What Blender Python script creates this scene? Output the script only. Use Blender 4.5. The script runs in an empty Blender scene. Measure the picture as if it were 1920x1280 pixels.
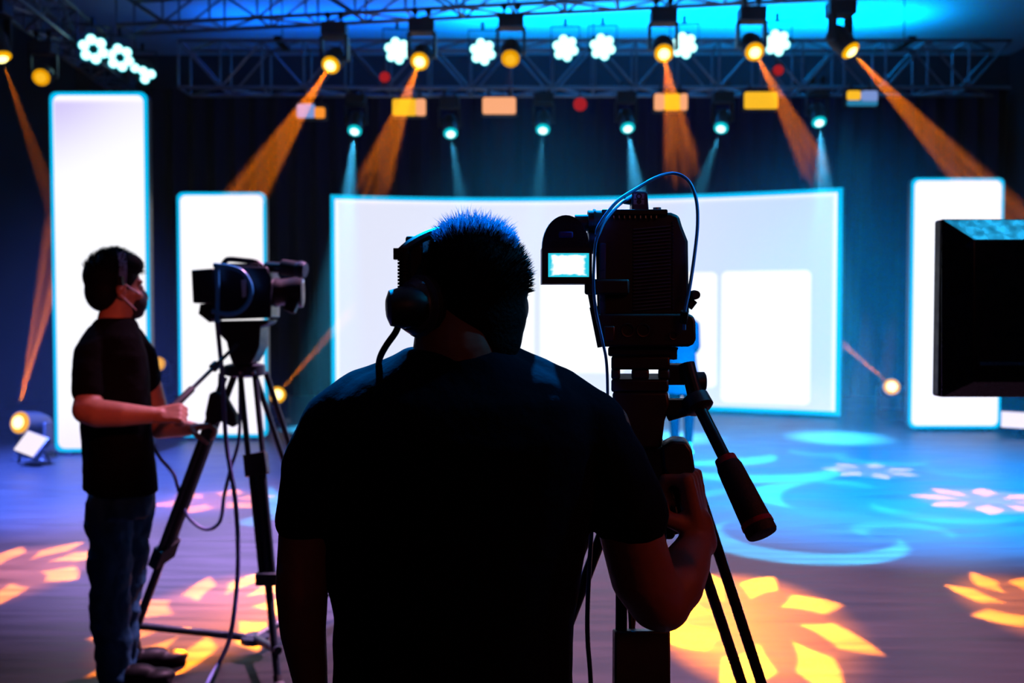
import bpy, bmesh, math, random
from mathutils import Vector, Matrix, Euler
random.seed(7)
PI = math.pi
S = bpy.context.scene
COL = S.collection
FP = 1867.0            # focal length in pixels of a 1920 px wide frame (35 mm lens)
EYE = Vector((0, 0, 1.5))
PITCH = math.atan(65.0 / FP)

# ------------------------------------------------------------------ camera
cd = bpy.data.cameras.new('camera'); cam = bpy.data.objects.new('camera', cd); COL.objects.link(cam)
cd.lens = 35.0; cd.sensor_width = 36.0
cam.location = EYE; cam.rotation_euler = (PI/2 - PITCH, 0, 0)
cd.clip_start = 0.05
cd.dof.use_dof = True; cd.dof.focus_distance = 1.42; cd.dof.aperture_fstop = 5.0
S.camera = cam
CP, SP = math.cos(PITCH), math.sin(PITCH)

def P(px, py, Y):
    """world point seen at a pixel of the photograph, at distance Y down the hall"""
    a, b = (px - 960.0) / FP, (640.0 - py) / FP
    d = Vector((a, CP + b*SP, -SP + b*CP))
    return EYE + d * (Y / d.y)
def fl(px, py, z=0.0):
    """point on the floor seen at a pixel"""
    a, b = (px - 960.0) / FP, (640.0 - py) / FP
    d = Vector((a, CP + b*SP, -SP + b*CP))
    return EYE + d * ((z - EYE.z) / d.z)
def M_(px, Y): return px * Y / FP      # pixels -> metres at distance Y

# ------------------------------------------------------------------ materials
class NT:
    def __init__(s, tree): s.t = tree; s.n = tree.nodes; s.l = tree.links
    def node(s, typ, **kw):
        n = s.n.new(typ)
        for k, v in kw.items(): setattr(n, k, v)
        return n
    def put(s, sock, v):
        if isinstance(v, bpy.types.NodeSocket): s.l.new(v, sock)
        else: sock.default_value = v
    def m(s, op, a, b=0.0, c=None, clamp=False):
        n = s.n.new('ShaderNodeMath'); n.operation = op; n.use_clamp = clamp
        s.put(n.inputs[0], a); s.put(n.inputs[1], b)
        if c is not None: s.put(n.inputs[2], c)
        return n.outputs[0]
    def sstep(s, x, a, b, va=0.0, vb=1.0):
        n = s.n.new('ShaderNodeMapRange'); n.interpolation_type = 'SMOOTHSTEP'
        s.put(n.inputs[0], x)
        n.inputs[1].default_value = a; n.inputs[2].default_value = b
        n.inputs[3].default_value = va; n.inputs[4].default_value = vb
        return n.outputs[0]

def mat(name, col, rough=0.5, metal=0.0, bump=0.0, scale=40.0, var=0.15, trans=0.0, spec=0.5):
    m = bpy.data.materials.new(name); m.use_nodes = True
    t = NT(m.node_tree); b = m.node_tree.nodes['Principled BSDF']
    tc = t.node('ShaderNodeTexCoord'); nz = t.node('ShaderNodeTexNoise')
    nz.inputs['Scale'].default_value = scale; nz.inputs['Detail'].default_value = 4
    t.l.new(tc.outputs['Object'], nz.inputs['Vector'])
    mx = t.node('ShaderNodeMix', data_type='RGBA')
    t.l.new(nz.outputs['Fac'], mx.inputs[0])
    mx.inputs[6].default_value = [c*(1-var) for c in col] + [1]
    mx.inputs[7].default_value = [min(1, c*(1+var)) for c in col] + [1]
    t.l.new(mx.outputs[2], b.inputs['Base Color'])
    b.inputs['Metallic'].default_value = metal
    b.inputs['Specular IOR Level'].default_value = spec
    t.l.new(t.sstep(nz.outputs['Fac'], 0.3, 0.7, max(0, rough-0.06), min(1, rough+0.06)), b.inputs['Roughness'])
    if bump:
        bp = t.node('ShaderNodeBump'); bp.inputs['Strength'].default_value = bump; bp.inputs['Distance'].default_value = 0.01
        t.l.new(nz.outputs['Fac'], bp.inputs['Height']); t.l.new(bp.outputs['Normal'], b.inputs['Normal'])
    return m
def glow(name, col, k, rings=0):
    """light-giving surface (lamp lens, LED wall); rings > 0 mottles it like a lens plate"""
    m = bpy.data.materials.new(name); m.use_nodes = True
    t = NT(m.node_tree); t.n.clear()
    out = t.node('ShaderNodeOutputMaterial'); e = t.node('ShaderNodeEmission')
    e.inputs[0].default_value = (*col, 1); e.inputs[1].default_value = k
    if rings:
        tc = t.node('ShaderNodeTexCoord'); v = t.node('ShaderNodeTexVoronoi'); v.inputs['Scale'].default_value = rings
        t.l.new(tc.outputs['Object'], v.inputs['Vector'])
        t.l.new(t.m('MULTIPLY', t.sstep(v.outputs['Distance'], 0.1, 0.6, 1.0, 0.55), k), e.inputs[1])
    t.l.new(e.outputs[0], out.inputs[0])
    return m

# ------------------------------------------------------------------ mesh builder
def frame_of(d):
    d = Vector(d).normalized()
    u = Vector((0, 0, 1)) if abs(d.z) < 0.95 else Vector((1, 0, 0))
    x = d.cross(u).normalized(); y = x.cross(d).normalized()
    return x, y, d
class MB:
    def __init__(s): s.v = []; s.f = []
    def ring(s, pts):
        b = len(s.v); s.v += [Vector(p) for p in pts]; return list(range(b, b+len(pts)))
    def loft(s, rings, closed=True, cap=True):
        ids = [s.ring(r) for r in rings]; n = len(ids[0])
        for a, b in zip(ids, ids[1:]):
            for i in range(n if closed else n-1):
                j = (i+1) % n; s.f.append((a[i], a[j], b[j], b[i]))
        if cap: s.f.append(tuple(reversed(ids[0]))); s.f.append(tuple(ids[-1]))
        return s
    def box(s, c, size, rot=None):
        h = [x/2 for x in size]; R = rot if rot is not None else Matrix.Identity(3)
        p = [Vector(c) + R @ Vector((sx*h[0], sy*h[1], sz*h[2])) for sz in (-1, 1) for sy in (-1, 1) for sx in (-1, 1)]
        b = len(s.v); s.v += p
        for q in ((0,2,3,1),(4,5,7,6),(0,1,5,4),(2,6,7,3),(0,4,6,2),(1,3,7,5)): s.f.append(tuple(b+i for i in q))
        return s
    def cyl(s, p0, p1, r0, r1=None, n=16):
        r1 = r0 if r1 is None else r1; p0, p1 = Vector(p0), Vector(p1)
        x, y, d = frame_of(p1-p0)
        return s.loft([[p + (x*math.cos(2*PI*i/n) + y*math.sin(2*PI*i/n))*r for i in range(n)] for p, r in ((p0, r0), (p1, r1))])
    def lathe(s, p0, axis, prof, n=24):
        """prof: (distance along the axis, radius)"""
        x, y, d = frame_of(axis); p0 = Vector(p0)
        return s.loft([[p0 + d*h + (x*math.cos(2*PI*i/n) + y*math.sin(2*PI*i/n))*max(r, 1e-4) for i in range(n)] for h, r in prof])
    def tube(s, pts, r, n=8, closed=False):
        pts = [Vector(p) for p in pts]; rs = r if isinstance(r, (list, tuple)) else [r]*len(pts)
        rings = []; x = None
        for i, p in enumerate(pts):
            d = (pts[min(i+1, len(pts)-1)] - pts[max(i-1, 0)]).normalized()
            if x is None: x, y, _ = frame_of(d)
            else: x = (x - d*x.dot(d)).normalized(); y = d.cross(x)
            y = d.cross(x)
            rings.append([p + (x*math.cos(2*PI*k/n) + y*math.sin(2*PI*k/n))*rs[i] for k in range(n)])
        return s.loft(rings)
    def ell(s, c, r, R=None, n=20, m=12):
        R = R if R is not None else Matrix.Identity(3); c = Vector(c)
        if not isinstance(r, (list, tuple)): r = (r, r, r)
        rings = []
        for i in range(1, m):
            t = PI*i/m
            rings.append([c + R @ Vector((r[0]*math.sin(t)*math.cos(2*PI*k/n), r[1]*math.sin(t)*math.sin(2*PI*k/n), -r[2]*math.cos(t))) for k in range(n)])
        return s.loft(rings)
    def limb(s, pts, rs, n=16):
        """rounded tapering chain: balls at the joints, cones between"""
        for p, r in zip(pts, rs): s.ell(p, r, n=n, m=10)
        for (a, ra), (b, rb) in zip(list(zip(pts, rs)), list(zip(pts, rs))[1:]):
            if (Vector(b)-Vector(a)).length > 1e-5: s.cyl(a, b, ra, rb, n)
        return s
    def xf(s, M, start=0):
        for i in range(start, len(s.v)): s.v[i] = M @ s.v[i]
        return s
    def prism(s, poly, p0, u, w, depth):
        """outline poly (a,b) in the plane p0 + a*u + b*w, given thickness `depth` along a vector"""
        p0, u, w, depth = Vector(p0), Vector(u), Vector(w), Vector(depth)
        return s.loft([[p0 + u*a + w*b for a, b in poly], [p0 + u*a + w*b + depth for a, b in poly]])
    def build(s, name, m, parent=None, smooth=True, bevel=0.0, seg=2, remesh=0.0, relax=0, loc=None):
        me = bpy.data.meshes.new(name)
        org = Vector(loc) if loc is not None else (parent_loc(parent) if parent is not None else Vector((0,0,0)))
        me.from_pydata([v - org for v in s.v], [], s.f)
        bm = bmesh.new(); bm.from_mesh(me); bmesh.ops.recalc_face_normals(bm, faces=bm.faces); bm.to_mesh(me); bm.free()
        me.materials.append(m)
        if smooth:
            for p in me.polygons: p.use_smooth = True
            if not remesh:
                me.set_sharp_from_angle(angle=math.radians(40))
        o = bpy.data.objects.new(name, me); COL.objects.link(o)
        if parent is not None: o.parent = parent
        elif loc is not None: o.location = org
        if bevel:
            b = o.modifiers.new('Bevel', 'BEVEL'); b.width = bevel; b.segments = seg; b.limit_method = 'ANGLE'; b.harden_normals = False
        if remesh:
            r = o.modifiers.new('Remesh', 'REMESH'); r.mode = 'VOXEL'; r.voxel_size = remesh; r.use_smooth_shade = True
            if relax:
                k = o.modifiers.new('Smooth', 'SMOOTH'); k.factor = 0.5; k.iterations = relax
        return o
WL = {}
def parent_loc(o):
    return WL.get(o.name, Vector((0,0,0)))
def thing(name, label, cat, loc=(0,0,0), group=None):
    o = bpy.data.objects.new(name, None); COL.objects.link(o); o.empty_display_size = 0.1
    o.location = loc; WL[o.name] = Vector(loc); o['label'] = label; o['category'] = cat
    if group: o['group'] = group
    return o
def sub(o, parent):
    """register a part as parent of sub-parts"""
    WL[o.name] = parent_loc(parent); return o
def tag(o, label, cat, group=None, kind=None):
    o['label'] = label; o['category'] = cat
    if group: o['group'] = group
    if kind: o['kind'] = kind
    return o
def struct(o, label=None):
    o['kind'] = 'structure'
    if label: o['label'] = label
    return o
def dup(o, off, label, parent=None):
    """copy of a thing (its Empty moved by off) with its parts and sub-parts"""
    c = o.copy(); COL.objects.link(c)
    if parent is None:
        c.location = Vector(o.location) + Vector(off); c['label'] = label; WL[c.name] = Vector(c.location)
    else: c.parent = parent
    for ch in [k for k in bpy.data.objects if k.parent == o]: dup(ch, None, None, c)
    return c
def arcpts(c, r, a0, a1, n, u, w):
    c, u, w = Vector(c), Vector(u), Vector(w)
    return [c + u*(r*math.cos(a0+(a1-a0)*i/n)) + w*(r*math.sin(a0+(a1-a0)*i/n)) for i in range(n+1)]
def spline(pts, n=8):
    """Catmull-Rom through points"""
    pts = [Vector(p) for p in pts]; out = []
    q = [pts[0]*2-pts[1]] + pts + [pts[-1]*2-pts[-2]]
    for i in range(1, len(q)-2):
        a, b, c, d = q[i-1:i+3]
        for k in range(n):
            t = k/n
            out.append(0.5*((2*b) + (c-a)*t + (2*a-5*b+4*c-d)*t*t + (3*b-a-3*c+d)*t**3))
    out.append(pts[-1]); return out
def rrect(w, h, r, n=5):
    """rounded rectangle outline centred on 0"""
    o = []
    for cx, cy, a in ((w/2-r, h/2-r, 0), (-w/2+r, h/2-r, PI/2), (-w/2+r, -h/2+r, PI), (w/2-r, -h/2+r, 1.5*PI)):
        o += [(cx+r*math.cos(a+PI/2*k/n), cy+r*math.sin(a+PI/2*k/n)) for k in range(n+1)]
    return o

BLACK = mat('black_plastic', (0.012, 0.013, 0.016), 0.45)
BLACKM = mat('black_metal', (0.015, 0.016, 0.02), 0.35, 0.6)
RUBBER = mat('black_rubber', (0.01, 0.01, 0.012), 0.7, bump=0.2, scale=300)
STEEL = mat('dark_steel', (0.12, 0.12, 0.13), 0.3, 0.9)
ALU = mat('aluminium', (0.5, 0.5, 0.52), 0.35, 0.9)
RED = mat('red_anodised', (0.5, 0.01, 0.02), 0.3, 0.6)
CABLE = mat('blue_cable', (0.04, 0.40, 0.85), 0.4)
HAZE = 0.006; WSW = 65000; WBL = 110000; WPU = 40000; WPK = 10000; WCE = 190; WBK = 25
WRED = 220; WRED2 = 40; WCY = 300
# ------------------------------------------------------------------ the hall
def floor_mat():
    m = bpy.data.materials.new('stage_vinyl'); m.use_nodes = True
    t = NT(m.node_tree); b = m.node_tree.nodes['Principled BSDF']
    tc = t.node('ShaderNodeTexCoord'); mp = t.node('ShaderNodeMapping'); mp.inputs['Scale'].default_value = (0.7, 7, 1)
    t.l.new(tc.outputs['Object'], mp.inputs[0])
    nz = t.node('ShaderNodeTexNoise'); nz.inputs['Scale'].default_value = 2.2; nz.inputs['Detail'].default_value = 6
    t.l.new(mp.outputs[0], nz.inputs['Vector'])
    mx = t.node('ShaderNodeMix', data_type='RGBA'); t.l.new(t.sstep(nz.outputs['Fac'], 0.3, 0.7), mx.inputs[0])
    mx.inputs[6].default_value = (0.011, 0.011, 0.0125, 1); mx.inputs[7].default_value = (0.018, 0.0175, 0.018, 1)
    t.l.new(mx.outputs[2], b.inputs['Base Color'])
    t.l.new(t.sstep(nz.outputs['Fac'], 0.3, 0.7, 0.38, 0.52), b.inputs['Roughness']); b.inputs['Specular IOR Level'].default_value = 0.12
    return m
FX0, FX1, FY0, FY1, CZ = -7.4, 8.4, -2.0, 17.0, 5.75
CURT = mat('navy_curtain', (0.0012, 0.003, 0.016), 0.95, spec=0.02)
WALLM = mat('dark_wall', (0.008, 0.010, 0.02), 0.8)
CEILM = mat('pale_ceiling', (0.55, 0.57, 0.6), 0.8)
struct(MB().box(((FX0+FX1)/2, (FY0+FY1)/2, -0.05), (FX1-FX0, FY1-FY0, 0.1)).build('floor', floor_mat()), 'grey glossy studio floor')
struct(MB().box(((FX0+FX1)/2, (FY0+FY1)/2, CZ+0.05), (FX1-FX0, FY1-FY0, 0.1)).build('ceiling', CEILM), 'pale ceiling washed in blue light')
struct(MB().box((FX0-0.05, (FY0+FY1)/2, CZ/2), (0.1, FY1-FY0, CZ)).build('wall_left', WALLM), 'dark wall on the left')
struct(MB().box((FX1+0.05, (FY0+FY1)/2, CZ/2), (0.1, FY1-FY0, CZ)).build('wall_right', WALLM), 'dark wall on the right')
struct(MB().box(((FX0+FX1)/2, FY1+0.05, CZ/2), (FX1-FX0, 0.1, CZ)).build('wall_back', WALLM), 'dark wall behind the curtain')
# curtain with folds
def curtain(name, a, b, z0, z1, label, n=240, amp=0.07, wl=0.34):
    a, b = Vector(a), Vector(b); d = (b-a); L = d.length; d.normalize(); nrm = Vector((-d.y, d.x, 0))
    mb = MB(); pr = []
    for i in range(n+1):
        s = L*i/n
        pr.append(a + d*s + nrm*(amp*math.sin(2*PI*s/wl) + 0.4*amp*math.sin(2*PI*s/wl*0.37+1)))
    mb.loft([[p + Vector((0,0,z0)) for p in pr] + [p + nrm*0.012 + Vector((0,0,z0)) for p in reversed(pr)],
             [p + Vector((0,0,z1)) for p in pr] + [p + nrm*0.012 + Vector((0,0,z1)) for p in reversed(pr)]])
    o = mb.build(name, CURT); tag(o, label, 'curtain'); return o
curtain('stage_curtain', (-7.2, 16.6, 0), (8.2, 16.6, 0), 0.0, 5.1, 'dark navy backdrop curtain hanging in folds behind the screens')

# ------------------------------------------------------------------ LED screens
def led_mat(name, kind, k):
    m = bpy.data.materials.new(name); m.use_nodes = True
    t = NT(m.node_tree); t.n.clear()
    out = t.node('ShaderNodeOutputMaterial'); e = t.node('ShaderNodeEmission'); t.l.new(e.outputs[0], out.inputs[0])
    tc = t.node('ShaderNodeTexCoord'); sp = t.node('ShaderNodeSeparateXYZ')
    t.l.new(tc.outputs['UV'], sp.inputs[0]); x, y = sp.outputs[0], sp.outputs[1]
    def mix(f, a, b):
        n = t.node('ShaderNodeMix', data_type='RGBA'); t.put(n.inputs[0], f)
        for s_, v in ((6, a), (7, b)):
            if isinstance(v, tuple): n.inputs[s_].default_value = (*v, 1)
            else: t.l.new(v, n.inputs[s_])
        return n.outputs[2]
    nz = t.node('ShaderNodeTexNoise'); nz.inputs['Scale'].default_value = 3; t.l.new(tc.outputs['UV'], nz.inputs['Vector'])
    if kind == 'main':
        c = mix(t.sstep(x, 0.45, 0.98), (0.80, 0.83, 1.0), (0.60, 0.74, 1.0))
        c = mix(t.sstep(t.m('ADD', y, t.m('MULTIPLY', nz.outputs['Fac'], 0.2)), 0.0, 0.35, 0.75, 0.0), c, (0.86, 0.84, 1.0))
        # white cards: (u0, u1, v0, v1)
        def card(u0, u1, v0, v1):
            sx = t.m('SUBTRACT', t.m('ABSOLUTE', t.m('SUBTRACT', x, (u0+u1)/2)), (u1-u0)/2)
            sy = t.m('MULTIPLY', t.m('SUBTRACT', t.m('ABSOLUTE', t.m('SUBTRACT', y, (v0+v1)/2)), (v1-v0)/2), 0.46)
            r = 0.012
            a = t.m('MAXIMUM', t.m('ADD', sx, r), 0.0); b = t.m('MAXIMUM', t.m('ADD', sy, r), 0.0)
            d = t.m('SUBTRACT', t.m('SQRT', t.m('ADD', t.m('MULTIPLY', a, a), t.m('MULTIPLY', b, b))), r)
            return t.sstep(d, -0.002, 0.002, 1.0, 0.0)
        cards = None
        for q in CARDS:
            v = card(*q); cards = v if cards is None else t.m('MAXIMUM', cards, v)
        edge = t.m('MAXIMUM', t.sstep(y, 0.955, 0.985), t.m('MAXIMUM', t.sstep(x, 0.982, 0.99), t.sstep(x, 0.010, 0.018, 1.0, 0.0)))
        c = mix(edge, c, (1.05, 1.05, 1.1)); c = mix(cards, c, (1.05, 1.05, 1.05))
    elif kind == 'tall':
        f = t.m('MULTIPLY', t.sstep(t.m('ADD', y, t.m('MULTIPLY', x, -0.1)), 0.72, 1.0), t.sstep(x, 0.1, 1.0, 1.0, 0.55))
        c = mix(f, (1.03, 1.03, 1.05), (0.66, 0.58, 0.98))
        c = mix(t.sstep(y, 0.0, 0.16, 0.7, 0.0), c, (0.95, 0.85, 1.1))
        edge = t.m('MAXIMUM', t.sstep(y, 0.965, 0.985), t.sstep(x, 0.03, 0.06, 1.0, 0.0))
        c = mix(edge, c, (1.1, 1.05, 1.15))
    else:
        f = t.sstep(y, 0.0, 0.3, 0.5, 0.0)
        c = mix(f, (1.05, 1.03, 1.05), (1.1, 1.0, 1.25))
    t.l.new(c, e.inputs[0]); e.inputs[1].default_value = k
    return m
def uv_by(o, fn):
    me = o.data; uv = me.uv_layers.new(name='UVMap')
    for lp in me.loops: uv.data[lp.index].uv = fn(me.vertices[lp.vertex_index].co)
FRINGE = glow('cyan_bloom_fringe', (0.0, 0.52, 0.92), 1.0)  # emission standing in for the bloom around the bright screens
def flat_screen(name, q, Y, label, kind, k, lean=0):
    x0, y0, x1, y1 = q                      # pixels of the face
    a = P(x0, y0, Y); b = P(x1, y0, Y); z0 = max(0.03, P((x0+x1)/2, y1, Y).z)
    cx = (a.x+b.x)/2; w = b.x-a.x; h = a.z - z0
    t = thing(name, label, 'LED screen', (cx, Y, 0))
    poly = [(p, r + z0 + h/2) for p, r in rrect(w, h, 0.07)]
    MB().prism(poly, (cx, Y+0.02, 0), (1,0,0), (0,0,1), (0, 0.10, 0)).build('cabinet', BLACK, t)
    # glowing strip around the face, drawn as the screen's cyan bloom fringe
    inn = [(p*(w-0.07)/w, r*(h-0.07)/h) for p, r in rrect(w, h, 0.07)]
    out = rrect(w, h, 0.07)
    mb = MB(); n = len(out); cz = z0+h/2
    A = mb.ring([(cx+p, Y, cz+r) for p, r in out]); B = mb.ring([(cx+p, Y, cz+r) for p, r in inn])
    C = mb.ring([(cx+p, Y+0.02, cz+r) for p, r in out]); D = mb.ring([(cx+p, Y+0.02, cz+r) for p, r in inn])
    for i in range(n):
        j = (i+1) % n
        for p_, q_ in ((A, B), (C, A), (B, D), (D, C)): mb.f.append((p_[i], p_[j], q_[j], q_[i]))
    mb.build('bloom_fringe', FRINGE, t)
    s = MB().prism([(p, r+cz) for p, r in inn], (cx, Y+0.004, 0), (1,0,0), (0,0,1), (0, 0.012, 0)).build('display_panel', led_mat(name+'_picture', kind, k), t, smooth=False)
    uv_by(s, lambda c: ((c.x + w/2)/w, (c.z - z0)/h))
    for sx in (-1, 1):
        MB().box((cx+sx*w*0.35, Y+0.18, 0.015), (0.08, 0.42, 0.03)).cyl((cx+sx*w*0.35, Y+0.16, 0.02), (cx+sx*w*0.35, Y+0.16, h*0.8), 0.02).box((cx+sx*w*0.35, Y+0.14, h*0.6), (0.04, 0.06, 0.04)).build('support_foot', BLACKM, t)
    return t
flat_screen('tower_screen', (92, 172, 275, 857), 10.05, 'tallest narrow glowing white LED screen, behind the standing operator', 'tall', 1.0)
flat_screen('tower_screen', (331, 360, 498, 830), 11.2, 'shorter narrow white LED screen behind the second camera', 'short', 1.0)
flat_screen('tower_screen', (1710, 333, 1884, 812), 12.0, 'narrow white LED screen partly hidden by the black monitor', 'short', 1.0)

# main screen: a shallow concave wall, edges nearer than the middle
XL, XR = P(620, 373, 14.2), P(1580, 355, 13.35)
ZT, ZB = 3.09, 0.03
def arc_xy(u):
    p = XL.lerp(XR, u); bow = 0.75*(1-(2*u-1)**2)
    return Vector((p.x, p.y + bow, 0))
def main_uv(px, py):
    # find u where the arc projects to px
    best = min((abs((arc_xy(i/400).x/arc_xy(i/400).y)*FP*1.0006 + 960 - px), i/400) for i in range(401))[1]
    p = arc_xy(best); return best, (P(px, py, p.y).z - ZB)/(ZT-ZB)
CARDS = []
for x0, y0, x1, y1 in ((1353, 508, 1520, 760), (1187, 511, 1344, 727), (1012, 514, 1172, 700), (838, 514, 1002, 760)):
    u0, v1 = main_uv(x0, y0); u1, v0 = main_uv(x1, y1); CARDS.append((u0, u1, v0, v1))
t = thing('curved_screen', 'wide curved LED wall with pale blue picture and white cards', 'LED screen', (0.7, 14.3, 0))
N = 48
def band(u0, u1, z0, z1, y0, y1, n=N):
    mb = MB(); fr = []
    for i in range(n+1):
        u = u0+(u1-u0)*i/n; c = arc_xy(u); t_ = (arc_xy(min(1, u+.01))-arc_xy(max(0, u-.01))).normalized(); nn = Vector((-t_.y, t_.x, 0))
        fr.append([c+nn*y0+Vector((0,0,z0)), c+nn*y0+Vector((0,0,z1)), c+nn*y1+Vector((0,0,z1)), c+nn*y1+Vector((0,0,z0))])
    return mb.loft(fr)
scr = band(0.008, 0.992, ZB+0.06, ZT-0.06, 0.0, 0.012).build('display_panel', led_mat('main_picture', 'main', 1.0), t, smooth=False)
def uvm(c):
    return ((c.x+0.7-XL.x)/(XR.x-XL.x), (c.z-ZB)/(ZT-ZB))
uv_by(scr, uvm)
band(0, 1, ZB, ZT, 0.03, 0.16).build('cabinet', BLACK, t)
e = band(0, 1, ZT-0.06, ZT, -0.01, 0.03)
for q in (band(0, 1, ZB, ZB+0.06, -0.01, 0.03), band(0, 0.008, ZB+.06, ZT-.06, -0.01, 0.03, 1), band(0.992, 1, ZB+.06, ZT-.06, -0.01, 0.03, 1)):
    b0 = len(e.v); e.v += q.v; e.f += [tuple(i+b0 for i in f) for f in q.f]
e.build('bloom_fringe', FRINGE, t)

# ------------------------------------------------------------------ trusses
TRUSS = mat('truss_aluminium', (0.20, 0.21, 0.25), 0.4, 0.8)
def truss(name, a, b, w, h, label, pitch=0.55, r=0.025, group=None):
    """box truss from a to b (points of its lower front chord), w deep, h tall"""
    a, b = Vector(a), Vector(b); d = (b-a); L = d.length; d.normalize(); n = Vector((-d.y, d.x, 0)).normalized(); up = Vector((0,0,1))
    t = thing(name, label, 'truss', (a+b)/2, group)
    ch = [(0, 0), (1, 0), (0, 1), (1, 1)]
    for i, j in ch:
        MB().cyl(a+n*w*i+up*h*j, b+n*w*i+up*h*j, r, n=12).build('chord', TRUSS, t)
    mb = MB(); k = int(L/pitch); q = L/k
    for s in range(k):
        p0, p1 = a+d*q*s, a+d*q*(s+1)
        for i in (0, 1):
            mb.cyl(p0+n*w*i, p0+n*w*i+up*h, r*0.6, n=8)
            A, B = (p0, p1) if s % 2 else (p1, p0)
            mb.cyl(A+n*w*i, B+n*w*i+up*h, r*0.6, n=8)
            mb.cyl(p0+up*h*i, p0+n*w+up*h*i, r*0.6, n=8)
            mb.cyl(A+up*h*i, B+n*w+up*h*i, r*0.6, n=8)
    mb.build('lattice', TRUSS, t)
    for s in (0.5,) if L < 6 else (0.12, 0.5, 0.88):
        p = a+d*L*s+n*w/2
        MB().cyl(p+up*h, (p.x, p.y, CZ), 0.008, n=6).box(p+up*(h+0.02), (0.1, w+0.08, 0.06)).build('suspension_cable', BLACKM, t)
    return t
truss('lighting_truss', (P(335, 165, 13.3).x, 13.3, 4.40), (P(1895, 160, 13.3).x, 13.3, 4.40), 0.5, 0.62, 'long box truss of lattice tubes above the curved screen')
truss('lighting_truss', (-5.0, 12.72, 5.06), (7.4, 10.6, 5.06), 0.42, 0.42, 'front box truss under the blue ceiling carrying the orange moving heads', 0.6)
truss('lighting_truss', (-5.2, 8.6, 4.9), (-5.95, 16.2, 4.9), 0.42, 0.45, 'side truss running back along the dark wall on the left', 0.6)

# ------------------------------------------------------------------ lamps with their light
def gobo(L, fn, half):
    """light shader: fn(tree, u, v) -> strength; u, v run -1..1 across the beam of half-angle `half`"""
    L.use_nodes = True; t = NT(L.node_tree); t.n.clear()
    out = t.node('ShaderNodeOutputLight'); e = t.node('ShaderNodeEmission'); t.l.new(e.outputs[0], out.inputs[0])
    tc = t.node('ShaderNodeTexCoord'); sp = t.node('ShaderNodeSeparateXYZ'); t.l.new(tc.outputs['Normal'], sp.inputs[0])
    k = 1/math.tan(half); iz = t.m('DIVIDE', k, t.m('ABSOLUTE', sp.outputs[2]))
    u = t.m('MULTIPLY', sp.outputs[0], iz); v = t.m('MULTIPLY', sp.outputs[1], iz)
    t.l.new(fn(t, u, v), e.inputs[1])
def petals(n, core=0.10, twist=0.3, rot=0.0, r0=0.66, w=0.30):
    def fn(t, u, v):
        r = t.m('SQRT', t.m('ADD', t.m('MULTIPLY', u, u), t.m('MULTIPLY', v, v)))
        th = t.m('ADD', t.m('ARCTAN2', v, u), t.m('MULTIPLY', r, twist))
        f = t.m('ABSOLUTE', t.m('SUBTRACT', t.m('FRACT', t.m('ADD', t.m('MULTIPLY', th, n/(2*PI)), 10.0+rot)), 0.5))  # 0 at petal axis
        rr = t.m('DIVIDE', t.m('ABSOLUTE', t.m('SUBTRACT', r, r0)), w)
        s = t.m('ADD', rr, t.m('MULTIPLY', f, 2.7))
        pet = t.sstep(s, 0.85, 1.1, 1.0, 0.0)
        base = t.sstep(r, 0.55, 1.0, core, 0.0)
        return t.m('MAXIMUM', pet, base)
    return fn
def spot(loc, to, half, watt, col, fn=None, blend=0.15, size=0.03, name='spot_light'):
    L = bpy.data.lights.new(name, 'SPOT'); o = bpy.data.objects.new(name, L); COL.objects.link(o)
    L.energy = watt; L.color = col; L.spot_size = 2*half; L.spot_blend = blend; L.shadow_soft_size = size
    o.location = loc; o.rotation_euler = (Vector(to)-Vector(loc)).to_track_quat('-Z', 'Y').to_euler()
    if fn: gobo(L, fn, half)
    return o
def area(loc, to, sx, sy, watt, col, name='added_area_light', spread=PI):
    L = bpy.data.lights.new(name, 'AREA'); o = bpy.data.objects.new(name, L); COL.objects.link(o)
    L.shape = 'RECTANGLE'; L.size = sx; L.size_y = sy; L.energy = watt; L.color = col; L.spread = spread
    o.location = loc; o.rotation_euler = (Vector(to)-Vector(loc)).to_track_quat('-Z', 'Y').to_euler()
    return o
ORANGE = (1.0, 0.20, 0.0); CYAN = (0.05, 0.55, 1.0)
LENS_O = glow('amber_lens', (1.0, 0.45, 0.0), 1.0); CORE_O = glow('amber_lamp_core', (1.0, 0.85, 0.3), 3.0)
LENS_OD = glow('dim_amber_lens', (1.0, 0.42, 0.0), 0.8); CORE_OD = glow('dim_amber_core', (1.0, 0.5, 0.02), 1.0)
LENS_C = glow('cyan_lens', (0.0, 0.65, 0.75), 1.0); CORE_C = glow('cyan_lamp_core', (0.75, 1.0, 1.0), 2.0)
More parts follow.
